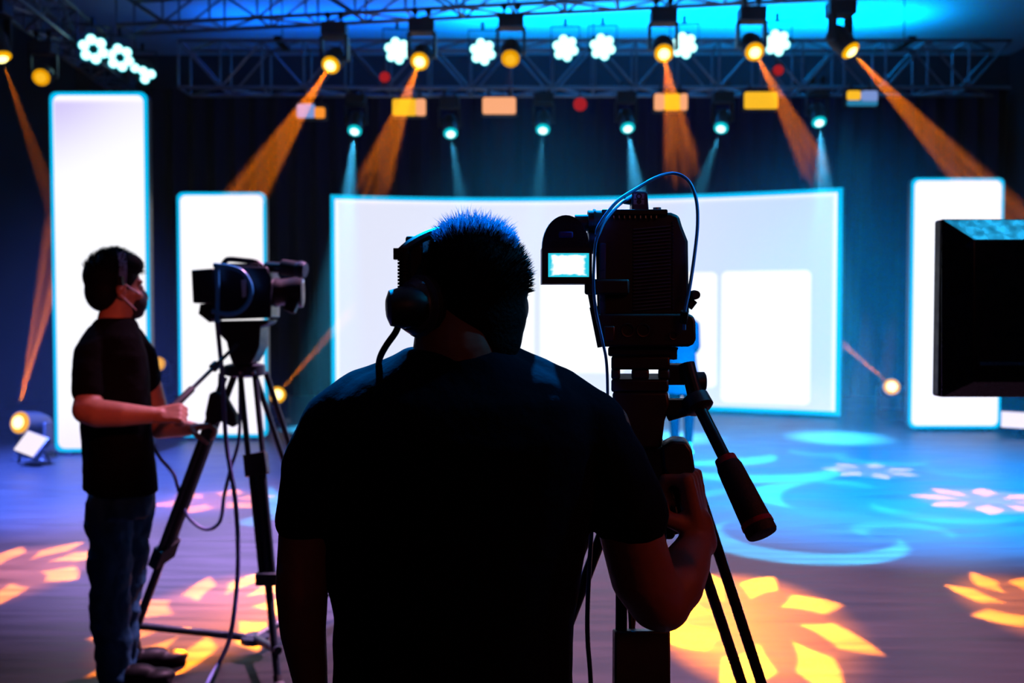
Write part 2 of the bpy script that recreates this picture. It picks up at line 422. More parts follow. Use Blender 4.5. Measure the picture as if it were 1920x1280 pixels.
def moving_head(lens, to, hang, label, cols, s=1.0, group=None, name='moving_head_light', body=1.0):
    """lens: centre of the lens; the head points at `to`; hang: +1 yoke above, -1 standing on the floor"""
    lens = Vector(lens); d = (Vector(to)-lens).normalized(); up = Vector((0,0,1))*hang
    piv = lens - d*0.20*s                       # tilt axis
    base = piv + up*0.27*s
    top = base + up*0.16*s
    t = thing(name, label, 'stage light', top if hang > 0 else Vector((top.x, top.y, 0)), group)
    b = MB().box(base+up*0.07*s, (0.30*s*body, 0.24*s, 0.16*s)).build('base', BLACK, t, bevel=0.015)
    ax = Vector((-d.y, d.x, 0)).normalized() if (abs(d.x)+abs(d.y)) > 1e-3 else Vector((1,0,0))
    for sg in (-1, 1):
        MB().box(piv + ax*0.155*s*sg + up*0.12*s, (0.035*s, 0.11*s, 0.30*s), Matrix((ax, Vector((0,0,1)).cross(ax), Vector((0,0,1)))).transposed()).build('yoke_arm', BLACK, t, bevel=0.01)
    MB().lathe(piv-d*0.16*s, d, ((0, 0.07*s), (0.03*s, 0.11*s), (0.12*s, 0.13*s), (0.24*s, 0.12*s), (0.33*s, 0.115*s), (0.355*s, 0.115*s), (0.355*s, 0.095*s))).build('head', BLACK, t)
    ln = MB().lathe(lens-d*0.004, d, ((0, 0.105*s), (0.006, 0.105*s), (0.018*s, 0.08*s), (0.03*s, 0.06*s))).build('lens', cols[0], t); sub(ln, t)
    MB().lathe(lens+d*0.026*s, d, ((0, 0.062*s), (0.015*s, 0.05*s), (0.026*s, 0.01*s))).build('lamp_core', cols[1], ln)
    if hang > 0:
        for sg in (-1, 1):
            MB().box(top+Vector((0.08*sg*s, 0, 0.03)), (0.03, 0.05, 0.10)).cyl(top+Vector((0.08*sg*s, 0.03, 0.09)), top+Vector((0.08*sg*s, -0.03, 0.09)), 0.035, n=12).build('clamp', BLACKM, t)
    else:
        MB().box((top.x, top.y, max(0.01, (top.z-0.0)/2)), (0.34*s, 0.30*s, max(0.02, top.z))).build('road_base', BLACK, t, bevel=0.01)
    return t

HZ = 4.36
def onZ(px, py, z):
    a, b = (px-960.0)/FP, (640.0-py)/FP; d = Vector((a, CP+b*SP, -SP+b*CP)); return EYE + d*((z-EYE.z)/d.z)
heads = [ # lens pixel, where it points, share of power, label
 ((620, 122), fl(8, 1075), 1.0, 'bright amber moving head above the gap right of the second tower screen'),
 ((787, 115), fl(395, 1150), 1.0, 'bright amber moving head hanging beside the leftmost round LED par above the wide screen'),
 ((957, 110), Vector((-0.25, 6.0, 0)), 0.35, 'dim amber moving head over the middle of the wide screen, no strong beam'),
 ((1245, 100), fl(1415, 1160), 1.0, 'bright amber moving head straight above the tall camera, beam falling down'),
 ((1415, 97), fl(1960, 1140), 1.0, 'bright amber moving head whose beam crosses a cyan spotlight'),
 ((1595, 95), Vector((6.2, 8.2, 0)), 0.8, 'rightmost amber moving head, beam slanting towards the screen behind the monitor')]
WO = 170000
GR = 'amber moving heads on the front truss'
for i, ((px, py), to, k, lab) in enumerate(heads):
    p = onZ(px, py, HZ); d = (to-p).normalized()
    moving_head(p, to, 1, lab, (LENS_O, CORE_O) if k > .5 else (LENS_OD, CORE_OD), 1.0, GR)
    R = (0.62, 0.60, 0.6, 0.68, 0.55, 0.7)[i]
    half = math.atan(R*0.8/(to-p).length)
    if k > 0.5: spot(p+d*0.09, to, half, WO*k*(1.35, 1.1, 1, 0.8, 1.0, 1.0)[i], ORANGE, petals(8 if i != 1 else 9, 0.17, 0.5, 0.17*i), 0.1, 0.012)
    else: spot(p+d*0.09, to, half, 700, ORANGE, petals(6), 0.1, 0.012)
# amber heads on the side truss and on the floor
p = P(2, 107, 10.7); to = P(130, 470, 10.3)
moving_head(p, to, 1, 'amber moving head at the top left corner, cut by the picture edge', (LENS_O, CORE_O), 1.0, name='moving_head_light')
d = (to-p).normalized(); spot(p+d*0.09, to, 0.06, 50000, ORANGE, petals(4, 0.1), 0.1, 0.012)
p = P(77, 145, 11.6)
moving_head(p, p+Vector((0.25, -0.9, -0.35)), 1, 'dim amber moving head on the side truss above the tallest screen', (LENS_OD, CORE_OD), 0.9)
for (px, py), Y, to, W, hf, lab, s in (
   ((37, 792), 9.6, P(95, 520, 12.3), 160000, 0.055, 'amber floor moving head at the far left beside the white flood panel', 1.0),
   ((520, 740), 12.6, P(800, 420, 15.6), 100000, 0.05, 'amber floor moving head just right of the second camera tripod', 1.0),
   ((520.1, 740), 12.6, None, 0, 0, '', 1.0),
   ((1672, 725), 13.1, P(1480, 560, 14.9), 260000, 0.05, 'amber floor moving head between the wide screen and the tower screen by the monitor', 1.0),
   ((296, 682), 14.6, P(420, 470, 16.4), 8000, 0.07, 'dim amber floor moving head in the dark gap between the two left tower screens', 1.0)):
    if to is None: continue
    p = P(px, py, Y); d = (to-p).normalized(); look = p + Vector((d.x*0.9, -1.1, d.z*0.5))
    dd = (look-p).normalized()
    dim = lab.startswith('dim')
    moving_head(p, look, -1, lab, (LENS_OD, CORE_OD) if dim else (LENS_O, CORE_O), s, name='floor_moving_head')
    spot(p+dd*0.07+d*0.07 if px > 100 else p+Vector((0, 0, 0.15))+d*0.08, to, hf, W, ORANGE, petals(3, 0.2, 0.2), 0.1, 0.012)

# cyan moving heads below the long truss
cy = [((665, 245), 13.55, (-0.05, -0.06), 1.3, 'cyan moving head below the truss above the top left corner of the wide screen'),
      ((845, 250), 13.55, (0.2, -0.3), 0.5, 'cyan moving head hanging above the hair of the operator with headphones'),
      ((1018, 243), 13.55, (-0.1, -0.4), 0.35, 'cyan moving head between the peach blinder and the small red lamp'),
      ((1177, 240), 13.55, (0.08, -0.2), 1.3, 'cyan moving head above the cable loop of the tall camera'),
      ((1352, 240), 13.55, (-0.5, -0.3), 0.4, 'small cyan moving head left of the yellow blinder'),
      ((1536, 229), 13.55, (-0.1, -0.2), 1.3, 'cyan moving head that the amber beam crosses above the right end of the wide screen')]
for i, ((px, py), Y, (tx, ty), k, lab) in enumerate(cy):
    p = P(px, py, Y-0.1); to = Vector((p.x+tx*3.5, p.y+ty*6-0.8, 0)); d = (to-p).normalized()
    look = p + Vector((tx*0.6, -0.75, -0.85))
    moving_head(p, look, 1, lab, (LENS_C, CORE_C), 0.88, 'cyan moving heads under the long truss')
    dd = (look-p).normalized()
    spot(p+dd*0.06+d*0.06, to, 0.16 if k > 1 else 0.12, 30000*k, CYAN, None, 1.0, 0.02)

# LED par lamps: seven cells in a flower
CELL = glow('cyan_white_led', (0.55, 1.0, 1.0), 2.2)
RIMC = glow('cyan_led_halo', (0.0, 0.75, 0.9), 1.0)
def par(p, look, label, s=1.0, on=(0,1,2,3,4,5,6), up=None):
    p = Vector(p); d = (Vector(look)-p).normalized(); x, y, _ = frame_of(d)
    t = thing('led_par_light', label, 'stage light', p + Vector((0,0,0.32*s)), 'round LED par lamps on the trusses')
    MB().lathe(p-d*0.24*s, d, ((0, 0.07*s), (0.05*s, 0.11*s), (0.16*s, 0.145*s), (0.24*s, 0.15*s), (0.24*s, 0.13*s), (0.225*s, 0.13*s))).build('lamp_body', BLACK, t)
    a = Vector((-d.y, d.x, 0)).normalized(); mb = MB()
    for sg in (-1, 1): mb.box(p-d*0.1*s+a*0.165*s*sg+Vector((0,0,0.12*s)), (0.012, 0.03, 0.27*s), Matrix((a, Vector((0,0,1)).cross(a), Vector((0,0,1)))).transposed())
    mb.box(p-d*0.1*s+Vector((0,0,0.25*s)), (0.345*s, 0.03, 0.012), Matrix((a, Vector((0,0,1)).cross(a), Vector((0,0,1)))).transposed())
    mb.build('yoke', BLACKM, t)
    q = p-d*0.1*s+Vector((0,0,0.30*s)); MB().box(q, (0.04, 0.05, 0.10)).build('clamp', BLACKM, t)
    cells = [(0, 0)] + [(0.098*s*math.cos(PI/3*k+0.3), 0.098*s*math.sin(PI/3*k+0.3)) for k in range(6)]
    for k in on:
        c = p + x*cells[k][0] + y*cells[k][1] - d*0.012*s
        ce = MB().lathe(c, d, ((0, 0.06*s), (0.014*s, 0.058*s), (0.03*s, 0.045*s))).build('led_halo', RIMC, t); sub(ce, t)
        MB().lathe(c+d*0.028*s, d, ((0, 0.05*s), (0.01*s, 0.042*s), (0.016*s, 0.02*s))).build('led_cell', CELL, ce)
    return t
T0 = 13.25
for (px, py), lab, on in (
   ((745, 95), 'round cyan white LED par left of the second amber moving head', range(7)),
   ((905, 97), 'round cyan white LED par left of the dim amber moving head', range(7)),
   ((1060, 90), 'left one of the close pair of round LED pars above the screen centre', range(7)),
   ((1130, 88), 'right one of the close pair of round LED pars above the screen centre', range(7)),
   ((1283, 85), 'round LED par half hidden by the moving head above the tall camera', range(7)),
   ((1457, 80), 'round LED par half hidden by the moving head with the crossing beam', range(7))):
    par(P(px, py, T0-0.2), EYE + Vector((0, 0, 0.3)), lab, 1.12, on)
for (px, py), Y, lab, on in (((175, 92), 12.9, 'round LED par nearest the corner on the dark side truss', range(1, 7)),
   ((225, 108), 13.8, 'round LED par in the middle of the three on the side truss', range(1, 7)),
   ((268, 133), 14.9, 'round LED par showing four lit cells at the inner end of the side truss', (0, 1, 4, 5))):
    par(P(px, py, Y), EYE + Vector((0.4, 0, 0.3)), lab, 1.2, on)

# blinder panels under the truss
def blinder(px, py, w, h, Y, faces, label):
    c = P(px, py, Y); t = thing('blinder_light', label, 'stage light', c+Vector((0, 0.1, 0.2)), 'rectangular blinder lamps under the long truss')
    MB().prism(rrect(w+0.03, h+0.03, 0.03), c+Vector((0, 0.01, 0)), (1,0,0), (0,0,1), (0, 0.12, 0)).build('housing', BLACK, t)
    for x0, x1, z0, z1, m in faces:
        MB().prism([(a+(x0+x1)/2, b+(z0+z1)/2) for a, b in rrect(x1-x0, z1-z0, 0.03)], c+Vector((0, -0.005, 0)), (1,0,0), (0,0,1), (0, 0.016, 0)).build('lit_panel', m, t)
    for sg in (-1, 1): MB().box(c+Vector((sg*w*0.3, 0.09, h/2+0.06)), (0.03, 0.03, 0.14)).build('bracket', BLACKM, t)
    return t
PE = glow('peach_panel', (1.0, 0.42, 0.20), 1.0); YE = glow('yellow_panel', (1.0, 0.52, 0.02), 1.0); OR = glow('orange_panel', (1.0, 0.30, 0.03), 1.0)
LB = glow('pale_blue_panel', (0.20, 0.30, 0.65), 1.0); TE = glow('teal_panel', (0.02, 0.20, 0.38), 1.0)
YB = 13.2; W_, H_ = M_(62, YB), M_(31, YB)
full = lambda m: ((-W_/2, W_/2, -H_/2, H_/2, m),)
blinder(583, 208, W_*0.85, H_*0.85, YB, ((-W_*.42, W_*.12, -H_*.40, H_*.42, LB), (W_*.10, W_*.42, -H_*.42, H_*.22, OR)), 'blinder with pale blue face and orange end, leftmost under the truss')
blinder(767, 201, W_, H_, YB, ((-W_*.5, W_*.22, -H_*.5, H_*.5, YE), (W_*.2, W_*.5, -H_*.5, H_*.5, PE)), 'yellow and peach blinder left of the dark red lamp group')
blinder(936, 198, W_*1.03, H_, YB, full(PE), 'plain peach blinder above the head of the operator with headphones')
blinder(1258, 191, W_, H_, YB, ((-W_*.5, -W_*.2, -H_*.5, H_*.5, PE), (-W_*.2, W_*.28, -H_*.5, H_*.5, YE), (W_*.28, W_*.5, -H_*.5, H_*.5, PE)), 'blinder yellow in the middle, crossed by the beam above the tall camera')
blinder(1427, 188, W_, H_, YB, full(YE), 'plain yellow blinder above the right half of the wide screen')
blinder(1617, 184, W_*0.92, H_*0.9, YB, ((-W_*.46, -W_*.05, -H_*.1, H_*.45, YE), (-W_*.03, W_*.46, -H_*.2, H_*.45, LB), (-W_*.46, W_*.46, -H_*.45, -H_*.12, TE)), 'blinder with orange square and blue face, rightmost under the truss')
REDL = glow('red_lamp', (0.35, 0.01, 0.015), 1.0)
for (px, py), r, lab in (((1088, 195), 0.09, 'small dim red lamp hanging between two cyan moving heads'), ((721, 144), 0.07, 'small dim red lamp on the truss near the first round par'),
                      ((1460, 131), 0.07, 'small dim red lamp on the truss beside the crossing amber beam')):
    c = P(px, py, 13.25); t = thing('red_lamp', lab, 'lamp', c+Vector((0,0,.15)), 'small red lamps')
    MB().cyl(c+Vector((0, 0.02, 0)), c+Vector((0, 0.14, 0)), r*1.1, r*0.8).box(c+Vector((0, 0.1, r+0.08)), (0.02, 0.02, 0.16)).build('housing', BLACK, t)
    MB().lathe(c+Vector((0, 0.03, 0)), (0,-1,0), ((0, r), (0.03, r*0.95), (0.05, r*0.5))).build('lens', REDL, t)

# floor lamps
WP = glow('pinkish_white_panel', (0.95, 0.85, 0.98), 1.05)
c = P(56, 831, 9.3); R = Euler((math.radians(-38), math.radians(12), math.radians(-24))).to_matrix()
t = thing('flood_panel_light', 'white lit flood panel tilted on the floor at the far left', 'stage light', (c.x, c.y, 0))
MB().box(c+R@Vector((0, 0.05, 0)), (0.27, 0.07, 0.24), R).build('housing', BLACK, t, bevel=0.01)
MB().box(c+R@Vector((0, 0.008, 0)), (0.24, 0.02, 0.21), R).build('lit_panel', WP, t)
MB().box((c.x, c.y+0.09, 0.01), (0.2, 0.16, 0.02)).cyl((c.x-0.15, c.y+0.08, 0.02), c+R@Vector((-0.15, 0.05, 0)), 0.012).cyl((c.x+0.15, c.y+0.08, 0.02), c+R@Vector((0.15, 0.05, 0)), 0.012).build('stand', BLACKM, t)
a, b = P(1878, 783, 11.5), P(2080, 800, 10.9)
t = thing('light_bar', 'pinkish white lit bar low on the floor at the right edge', 'stage light', ((a.x+b.x)/2, (a.y+b.y)/2, 0))
u = (b-a).normalized(); Rb = Matrix((Vector((u.x, u.y, 0)).normalized(), Vector((-u.y, u.x, 0)).normalized(), Vector((0,0,1)))).transposed()
MB().box((a+b)/2+Rb@Vector((0, 0.05, 0)), ((b-a).length+0.02, 0.08, 0.21), Rb).build('housing', BLACK, t, bevel=0.01)
MB().box((a+b)/2, ((b-a).length, 0.03, 0.18), Rb).build('lit_panel', WP, t)
for k in (0.2, 0.8):
    q = a.lerp(b, k); MB().cyl((q.x, q.y+0.06, 0), (q.x, q.y+0.06, q.z), 0.015).box((q.x, q.y+0.06, 0.01), (0.14, 0.14, 0.02)).build('foot', BLACKM, t)

# haze over the stage
m = bpy.data.materials.new('haze'); m.use_nodes = True; t_ = NT(m.node_tree); t_.n.clear()
o_ = t_.node('ShaderNodeOutputMaterial'); v_ = t_.node('ShaderNodeVolumeScatter'); v_.inputs['Color'].default_value = (1,1,1,1)
v_.inputs['Density'].default_value = HAZE; v_.inputs['Anisotropy'].default_value = 0.0
t_.l.new(v_.outputs[0], o_.inputs['Volume'])
hz = MB().box(((FX0+FX1)/2, 11.4, 2.6), (FX1-FX0-0.02, 5.0, 5.16)).build('stage_haze', m, smooth=False)
tag(hz, 'thin haze hanging in the air around the stage screens and lamps', 'haze', kind='stuff')

# ------------------------------------------------------------------ washes and projected patterns on the floor
def swirls(t, u, v, cx, cy, R):
    """crescent strokes; u, v of the beam map straight to the floor around (cx, cy)"""
    X = t.m('ADD', t.m('MULTIPLY', u, R), cx); Y = t.m('ADD', t.m('MULTIPLY', v, R), cy)
    tot = None
    for (a, b, c, w, k) in ARCS:
        A, B, C = fl(*a), fl(*b), fl(*c)
        ax, ay, bx, by, qx, qy = A.x, A.y, B.x, B.y, C.x, C.y
        D = 2*(ax*(by-qy)+bx*(qy-ay)+qx*(ay-by))
        ux = ((ax*ax+ay*ay)*(by-qy)+(bx*bx+by*by)*(qy-ay)+(qx*qx+qy*qy)*(ay-by))/D
        uy = ((ax*ax+ay*ay)*(qx-bx)+(bx*bx+by*by)*(ax-qx)+(qx*qx+qy*qy)*(bx-ax))/D
        r = math.hypot(ax-ux, ay-uy)
        tm = math.atan2(by-uy, bx-ux)
        def rel(px_, py_): return (math.atan2(py_-uy, px_-ux) - tm + PI) % (2*PI) - PI
        ha = (abs(rel(ax, ay)) + abs(rel(qx, qy)))/2
        # shift so the angle is centred on the middle of the stroke
        dx, dy = t.m('SUBTRACT', X, ux), t.m('SUBTRACT', Y, uy)
        cs, sn = math.cos(tm), math.sin(tm)
        rx = t.m('ADD', t.m('MULTIPLY', dx, cs), t.m('MULTIPLY', dy, sn)); ry = t.m('SUBTRACT', t.m('MULTIPLY', dy, cs), t.m('MULTIPLY', dx, sn))
        th = t.m('DIVIDE', t.m('ARCTAN2', ry, rx), ha)
        taper = t.m('SUBTRACT', 1.0, t.m('MULTIPLY', th, th))
        rad = t.m('SQRT', t.m('ADD', t.m('MULTIPLY', dx, dx), t.m('MULTIPLY', dy, dy)))
        e = t.m('SUBTRACT', t.m('MULTIPLY', taper, w), t.m('ABSOLUTE', t.m('SUBTRACT', rad, r)))
        s = t.m('MULTIPLY', t.sstep(e, -0.02, 0.05), k)
        tot = s if tot is None else t.m('MAXIMUM', tot, s)
    return tot
ARCS = [((1478, 950), (1436, 922), (1545, 905), 0.14, 1.3), ((1520, 903), (1580, 905), (1645, 917), 0.11, 0.5),
        ((1335, 1000), (1470, 1043), (1608, 983), 0.16, 0.8), ((1635, 942), (1750, 972), (1915, 968), 0.13, 0.45),
        ((1656, 1012), (1668, 982), (1785, 1010), 0.10, 0.4), ((1290, 868), (1380, 866), (1450, 846), 0.22, 1.5),
        ((1300, 888), (1440, 898), (1532, 864), 0.22, 1.3), ((1488, 846), (1530, 852), (1575, 843), 0.12, 0.6),
        ((1598, 846), (1640, 868), (1705, 870), 0.15, 0.6), ((1300, 940), (1330, 925), (1400, 915), 0.10, 0.6),
        ((1775, 872), (1790, 890), (1850, 894), 0.10, 0.25), ((515, 900), (520, 950), (560, 980), 0.12, 0.8), ((470, 985), (500, 970), (540, 985), .1, .5)]
def down(cx, cy, R, W, col, fn, z=CZ-0.35, blend=0.1):
    L = bpy.data.lights.new('gobo_light', 'SPOT'); o = bpy.data.objects.new('gobo_light', L); COL.objects.link(o)
    half = math.atan(R/z); L.energy = W; L.color = col; L.spot_size = 2*half; L.spot_blend = blend; L.shadow_soft_size = 0.01
    o.location = (cx, cy, z); gobo(L, fn, half); return o
down(3.0, 7.9, 3.6, WSW, (0.02, 0.55, 1.0), lambda t, u, v: swirls(t, u, v, 3.0, 7.9, 3.6), blend=0.05)
down(-1.9, 7.9, 1.2, WSW, (0.02, 0.55, 1.0), lambda t, u, v: swirls(t, u, v, -1.9, 7.9, 1.2), blend=0.05)
for (px, py), R, n, rot, W, colr in (((402, 938), 0.42, 6, 0.1, 1.0, ORANGE), ((1632, 882), 0.52, 7, 0.3, 1.0, (1.0, 0.55, 0.4)), ((1850, 938), 0.50, 8, 0.0, 1.0, ORANGE)):
    c = fl(px, py)
    if px == 1632: spot((c.x, 7.4, 5.4), c, math.atan(R*0.85/5.5), 60000*W, colr, petals(n, 0.2, 0.0, rot, 0.62, 0.36), 0.1, 0.012)
    else: down(c.x, c.y, R*1.15, 110000*W, colr, petals(n, 0.2, 0.0, rot, 0.62, 0.36))
# colour washes
spot((3.0, 6.2, 5.5), (3.0, 8.5, 0), 0.54, WBL*1.3, (0.0, 0.30, 1.0), blend=0.9, size=0.1)
spot((-4.0, 6.4, 5.5), (-4.0, 8.4, 0), 0.42, WBL*0.7, (0.08, 0.16, 1.0), blend=0.9, size=0.1)
spot((0.2, 6.6, 5.5), (0.2, 9.8, 0), 0.36, WBL*0.4, (0.0, 0.4, 1.0), blend=0.9, size=0.1)
spot((-1.6, 7.0, 5.5), (-1.6, 6.6, 0), 0.42, WPU, (0.45, 0.30, 1.0), blend=1.0, size=0.2)
spot((0.8, 6.0, 5.5), (0.8, 5.0, 0), 0.60, WPK, (1.0, 0.45, 0.85), blend=1.0, size=0.2)
# ceiling and backdrop in blue
for x, w_, k, c in ((-2.6, 3.6, 0.35, (0.0, 0.14, 1.0)), (1.0, 3.6, 1.0, (0.0, 0.30, 1.0)), (4.4, 3.0, 0.9, (0.0, 0.34, 1.0))):
    area((x, 14.7, 5.2), (x, 14.75, CZ), w_, 0.5, WCE*k, c, 'ceiling_wash')
for x in (-4.0, -1.2, 1.6, 4.4):
    spot((x, 13.9, 5.3), (x, 16.4, 2.2), 0.75, WBK, (0.0, 0.12, 1.0), blend=1.0, size=0.1)
# ------------------------------------------------------------------ people
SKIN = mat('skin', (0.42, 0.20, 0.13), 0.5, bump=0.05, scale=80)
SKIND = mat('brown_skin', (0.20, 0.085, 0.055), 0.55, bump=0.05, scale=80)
HAIR = mat('black_hair', (0.003, 0.003, 0.004), 0.7, bump=0.3, scale=200, spec=0.12)
SHIRTN = mat('navy_cotton', (0.003, 0.005, 0.013), 0.9, bump=0.5, scale=25, spec=0.06)
SHIRTB = mat('black_cotton', (0.003, 0.003, 0.004), 0.9, bump=0.5, scale=25, spec=0.05)
DENIM = mat('blue_denim', (0.010, 0.06, 0.12), 0.8, bump=0.8, scale=9, var=0.18, spec=0.2)
DARKT = mat('dark_trousers', (0.002, 0.003, 0.006), 0.9, bump=0.3, scale=20, spec=0.04)
SHOE = mat('black_shoe', (0.003, 0.003, 0.004), 0.55, spec=0.15)
EYEM = mat('eye', (0.5, 0.5, 0.5), 0.1)
def axes(x, y, z, o):
    M = Matrix((x, y, z)).transposed().to_4x4(); M.translation = o; return M
def headM(o, yaw, pitch=0.0, s=1.0):
    return Matrix.Translation(o) @ Matrix.Rotation(yaw, 4, 'Z') @ Matrix.Rotation(pitch, 4, 'X') @ Matrix.Scale(s, 4)
def add_head(mb, M):
    st = len(mb.v)
    mb.ell((0, -0.012, 0.03), (0.075, 0.094, 0.082)); mb.ell((0, 0.03, -0.03), (0.061, 0.062, 0.085))
    mb.ell((0, 0.042, -0.088), (0.042, 0.042, 0.028)); mb.ell((0, 0.076, 0.024), (0.048, 0.016, 0.011))
    mb.limb([(0, 0.088, 0.008), (0, 0.103, -0.022), (0, 0.108, -0.036)], [0.008, 0.010, 0.013], n=12)
    for sx in (-1, 1):
        mb.ell((sx*0.012, 0.098, -0.038), 0.009); mb.ell((sx*0.04, 0.066, -0.03), (0.02, 0.02, 0.02))
        mb.ell((sx*0.079, -0.004, -0.012), (0.009, 0.020, 0.033)); mb.ell((sx*0.077, 0.0, -0.035), (0.008, 0.012, 0.013))
    mb.ell((0, 0.090, -0.064), (0.024, 0.012, 0.006)); mb.ell((0, 0.088, -0.074), (0.021, 0.013, 0.008))
    mb.xf(M, st)
def add_eyes(M, parent):
    for sx in (-1, 1):
        e = MB().ell((0,0,0), 0.0125*M.median_scale if hasattr(M, 'median_scale') else 0.0125)
        e.xf(Matrix.Translation(M @ Vector((sx*0.03, 0.077, 0.002)))); e.build('eye', EYEM, parent)
def add_hair(mb, M, top=0.0):
    st = len(mb.v)
    mb.ell((0, -0.020, 0.040), (0.082, 0.098, 0.084)); mb.ell((0, -0.040, -0.008), (0.068, 0.062, 0.064)); mb.ell((0, -0.046, -0.040), (0.054, 0.046, 0.050)); mb.ell((0, 0.02, 0.075), (0.068, 0.068, 0.045)); mb.ell((0, 0.012, 0.040), (0.080, 0.080, 0.062))
    mb.xf(M, st)
def strands(M, fn, count, m, parent, name='hair_strands', seed=3):
    """fine tapering hairs; fn() -> (local root, local direction, length, thickness)"""
    rnd = random.Random(seed); v, f = [], []
    for i in range(count):
        p, d, L, w = fn(rnd); p = Vector(p); d = Vector(d).normalized(); x, y, _ = frame_of(d)
        b = len(v); bend = Vector((rnd.uniform(-.3, .3), rnd.uniform(-.3, .3), 0))*L
        for h, r in ((0, w), (0.55, w*0.8)):
            for k in range(3): v.append(M @ (p + d*L*h + bend*h*h + (x*math.cos(2.1*k)+y*math.sin(2.1*k))*r))
        v.append(M @ (p + d*L + bend))
        for k in range(3):
            j = (k+1) % 3; f.append((b+k, b+j, b+3+j, b+3+k)); f.append((b+3+k, b+3+j, b+6))
    mb = MB(); mb.v = v; mb.f = f
    return mb.build(name, m, parent, smooth=True)
def add_hand(mb, wrist, along, back, thumb, curl=(25, 30, 20), tcurl=15, s=1.0, spread=0.06):
    y = Vector(along).normalized(); z = Vector(back); z = (z - y*z.dot(y)).normalized(); x = y.cross(z)
    if x.dot(Vector(thumb)) < 0: x = -x
    o = Vector(wrist); Pt = lambda a, b, c: o + (x*a + y*b + z*c)*s
    mb.limb([Pt(0, -0.01, 0), Pt(0, 0.02, 0)], [0.026*s, 0.024*s])
    for a in (-0.030, -0.010, 0.010, 0.030):
        mb.limb([Pt(a*0.55, 0.012, 0), Pt(a, 0.088, 0.002)], [0.016*s, 0.0125*s], n=12)
    for k, (a, L) in enumerate(((0.031, 0.072), (0.0105, 0.080), (-0.0105, 0.074), (-0.031, 0.058))):
        q = Pt(a, 0.088, 0.002); pts = [q]; ang = 0; sd = a*spread*16
        for j, (fr, c) in enumerate(zip((0.45, 0.3, 0.25), curl)):
            ang += math.radians(c + 3*k*(1 if c > 35 else 0.3))
            d = y*math.cos(ang) - z*math.sin(ang) + x*sd*math.cos(ang)
            q = q + d.normalized()*L*fr*s; pts.append(q)
        mb.limb(pts, [0.0100*s, 0.0092*s, 0.0083*s, 0.0072*s], n=12)
    a = math.radians(tcurl); q = Pt(0.022, 0.018, -0.006); d1 = (x*0.75 + y*0.6 - z*(0.25+math.sin(a))).normalized(); d2 = (x*(0.35-math.sin(a)*0.6) + y*0.85 - z*(0.2+1.3*math.sin(a))).normalized()
    mb.limb([q, q+d1*0.040*s, q+d1*0.040*s+d2*0.030*s, q+d1*0.040*s+d2*0.056*s], [0.015*s, 0.0125*s, 0.0105*s, 0.0085*s], n=12)
def torso(mb, rings, yaw=0.0, n=40, ex=2.4):
    """rings: (px, py, Y, half width m, half depth m)"""
    c, s = math.cos(yaw), math.sin(yaw); out = []
    for px, py, Y, a, b in rings:
        o = P(px, py, Y); r = []
        for k in range(n):
            t = 2*PI*k/n; ct, st = math.cos(t), math.sin(t)
            x = a*abs(ct)**(2/ex)*(1 if ct >= 0 else -1); y = b*abs(st)**(2/ex)*(1 if st >= 0 else -1)
            r.append(o + Vector((c*x - s*y, s*x + c*y, 0)))
        out.append(r)
    mb.loft(out)
def plimb(mb, rows, n=18):
    """rows: (px, py, Y, radius px)"""
    mb.limb([P(a, b, Y) for a, b, Y, r in rows], [M_(r, Y) for a, b, Y, r in rows], n=n)
def shoe(toe, heel, name, parent, mtl, w=0.045):
    h, t = Vector(heel), Vector(toe); d = (t-h).normalized(); mb = MB()
    x = Vector((-d.y, d.x, 0)); R = Matrix((x, d, Vector((0,0,1)))).transposed()
    L = (t-h).length
    mb.ell(h+d*L*0.2+Vector((0,0,0.05)), (w*0.85, L*0.22, 0.05), R); mb.ell(h+d*L*0.45+Vector((0,0,0.045)), (w*0.9, L*0.3, 0.042), R)
    mb.ell(h+d*L*0.72+Vector((0,0,0.034)), (w, L*0.28, 0.03), R); mb.box(h+d*L*0.5+Vector((0,0,0.010)), (w*1.7, L*0.9, 0.018), R)
    mb.limb([h+d*L*0.2+Vector((0,0,0.05)), h+d*L*0.18+Vector((0,0,0.11))], [0.04, 0.042])
    mb.build(name, mtl, parent, remesh=0.007, relax=3)

# --- operator with headphones, seen from behind
A = thing('person', 'person in dark T-shirt and headphones seen from behind, hand on the tall camera tripod', 'person', (P(855, 1000, 1.31).x, 1.31, 0))
HM = headM(P(880, 582, 1.31), math.radians(42), math.radians(-10), 0.98)
HM = HM @ Matrix.Diagonal((0.90, 0.80, 0.94, 1))
mb = MB(); add_head(mb, HM)
plimb(mb, ((868, 600, 1.30, 78), (862, 650, 1.285, 88), (858, 720, 1.29, 92)))
torso(mb, ((858, 690, 1.30, 0.10, 0.06), (866, 760, 1.30, 0.155, 0.085), (862, 900, 1.31, 0.155, 0.09), (852, 1100, 1.31, 0.15, 0.09), (850, 1300, 1.31, 0.15, 0.10), (850, 1420, 1.31, 0.15, 0.10)))
plimb(mb, ((610, 800, 1.29, 42), (572, 940, 1.28, 46), (566, 1100, 1.28, 50), (568, 1180, 1.29, 44), (590, 1330, 1.33, 27), (594, 1350, 1.335, 25)))
add_hand(mb, P(596, 1370, 1.34), (0.05, 0.15, -1), (-0.8, -0.6, 0), (0.5, 0.8, 0), (22, 25, 18), 10)
plimb(mb, ((1130, 800, 1.29, 52), (1178, 980, 1.31, 60), (1205, 1080, 1.33, 62), (1232, 1126, 1.345, 56), (1243, 1130, 1.35, 54)))
plimb(mb, ((1238, 1126, 1.35, 56), (1266, 1094, 1.375, 55), (1288, 1055, 1.41, 45), (1306, 1015, 1.44, 32), (1310, 1000, 1.448, 29)))
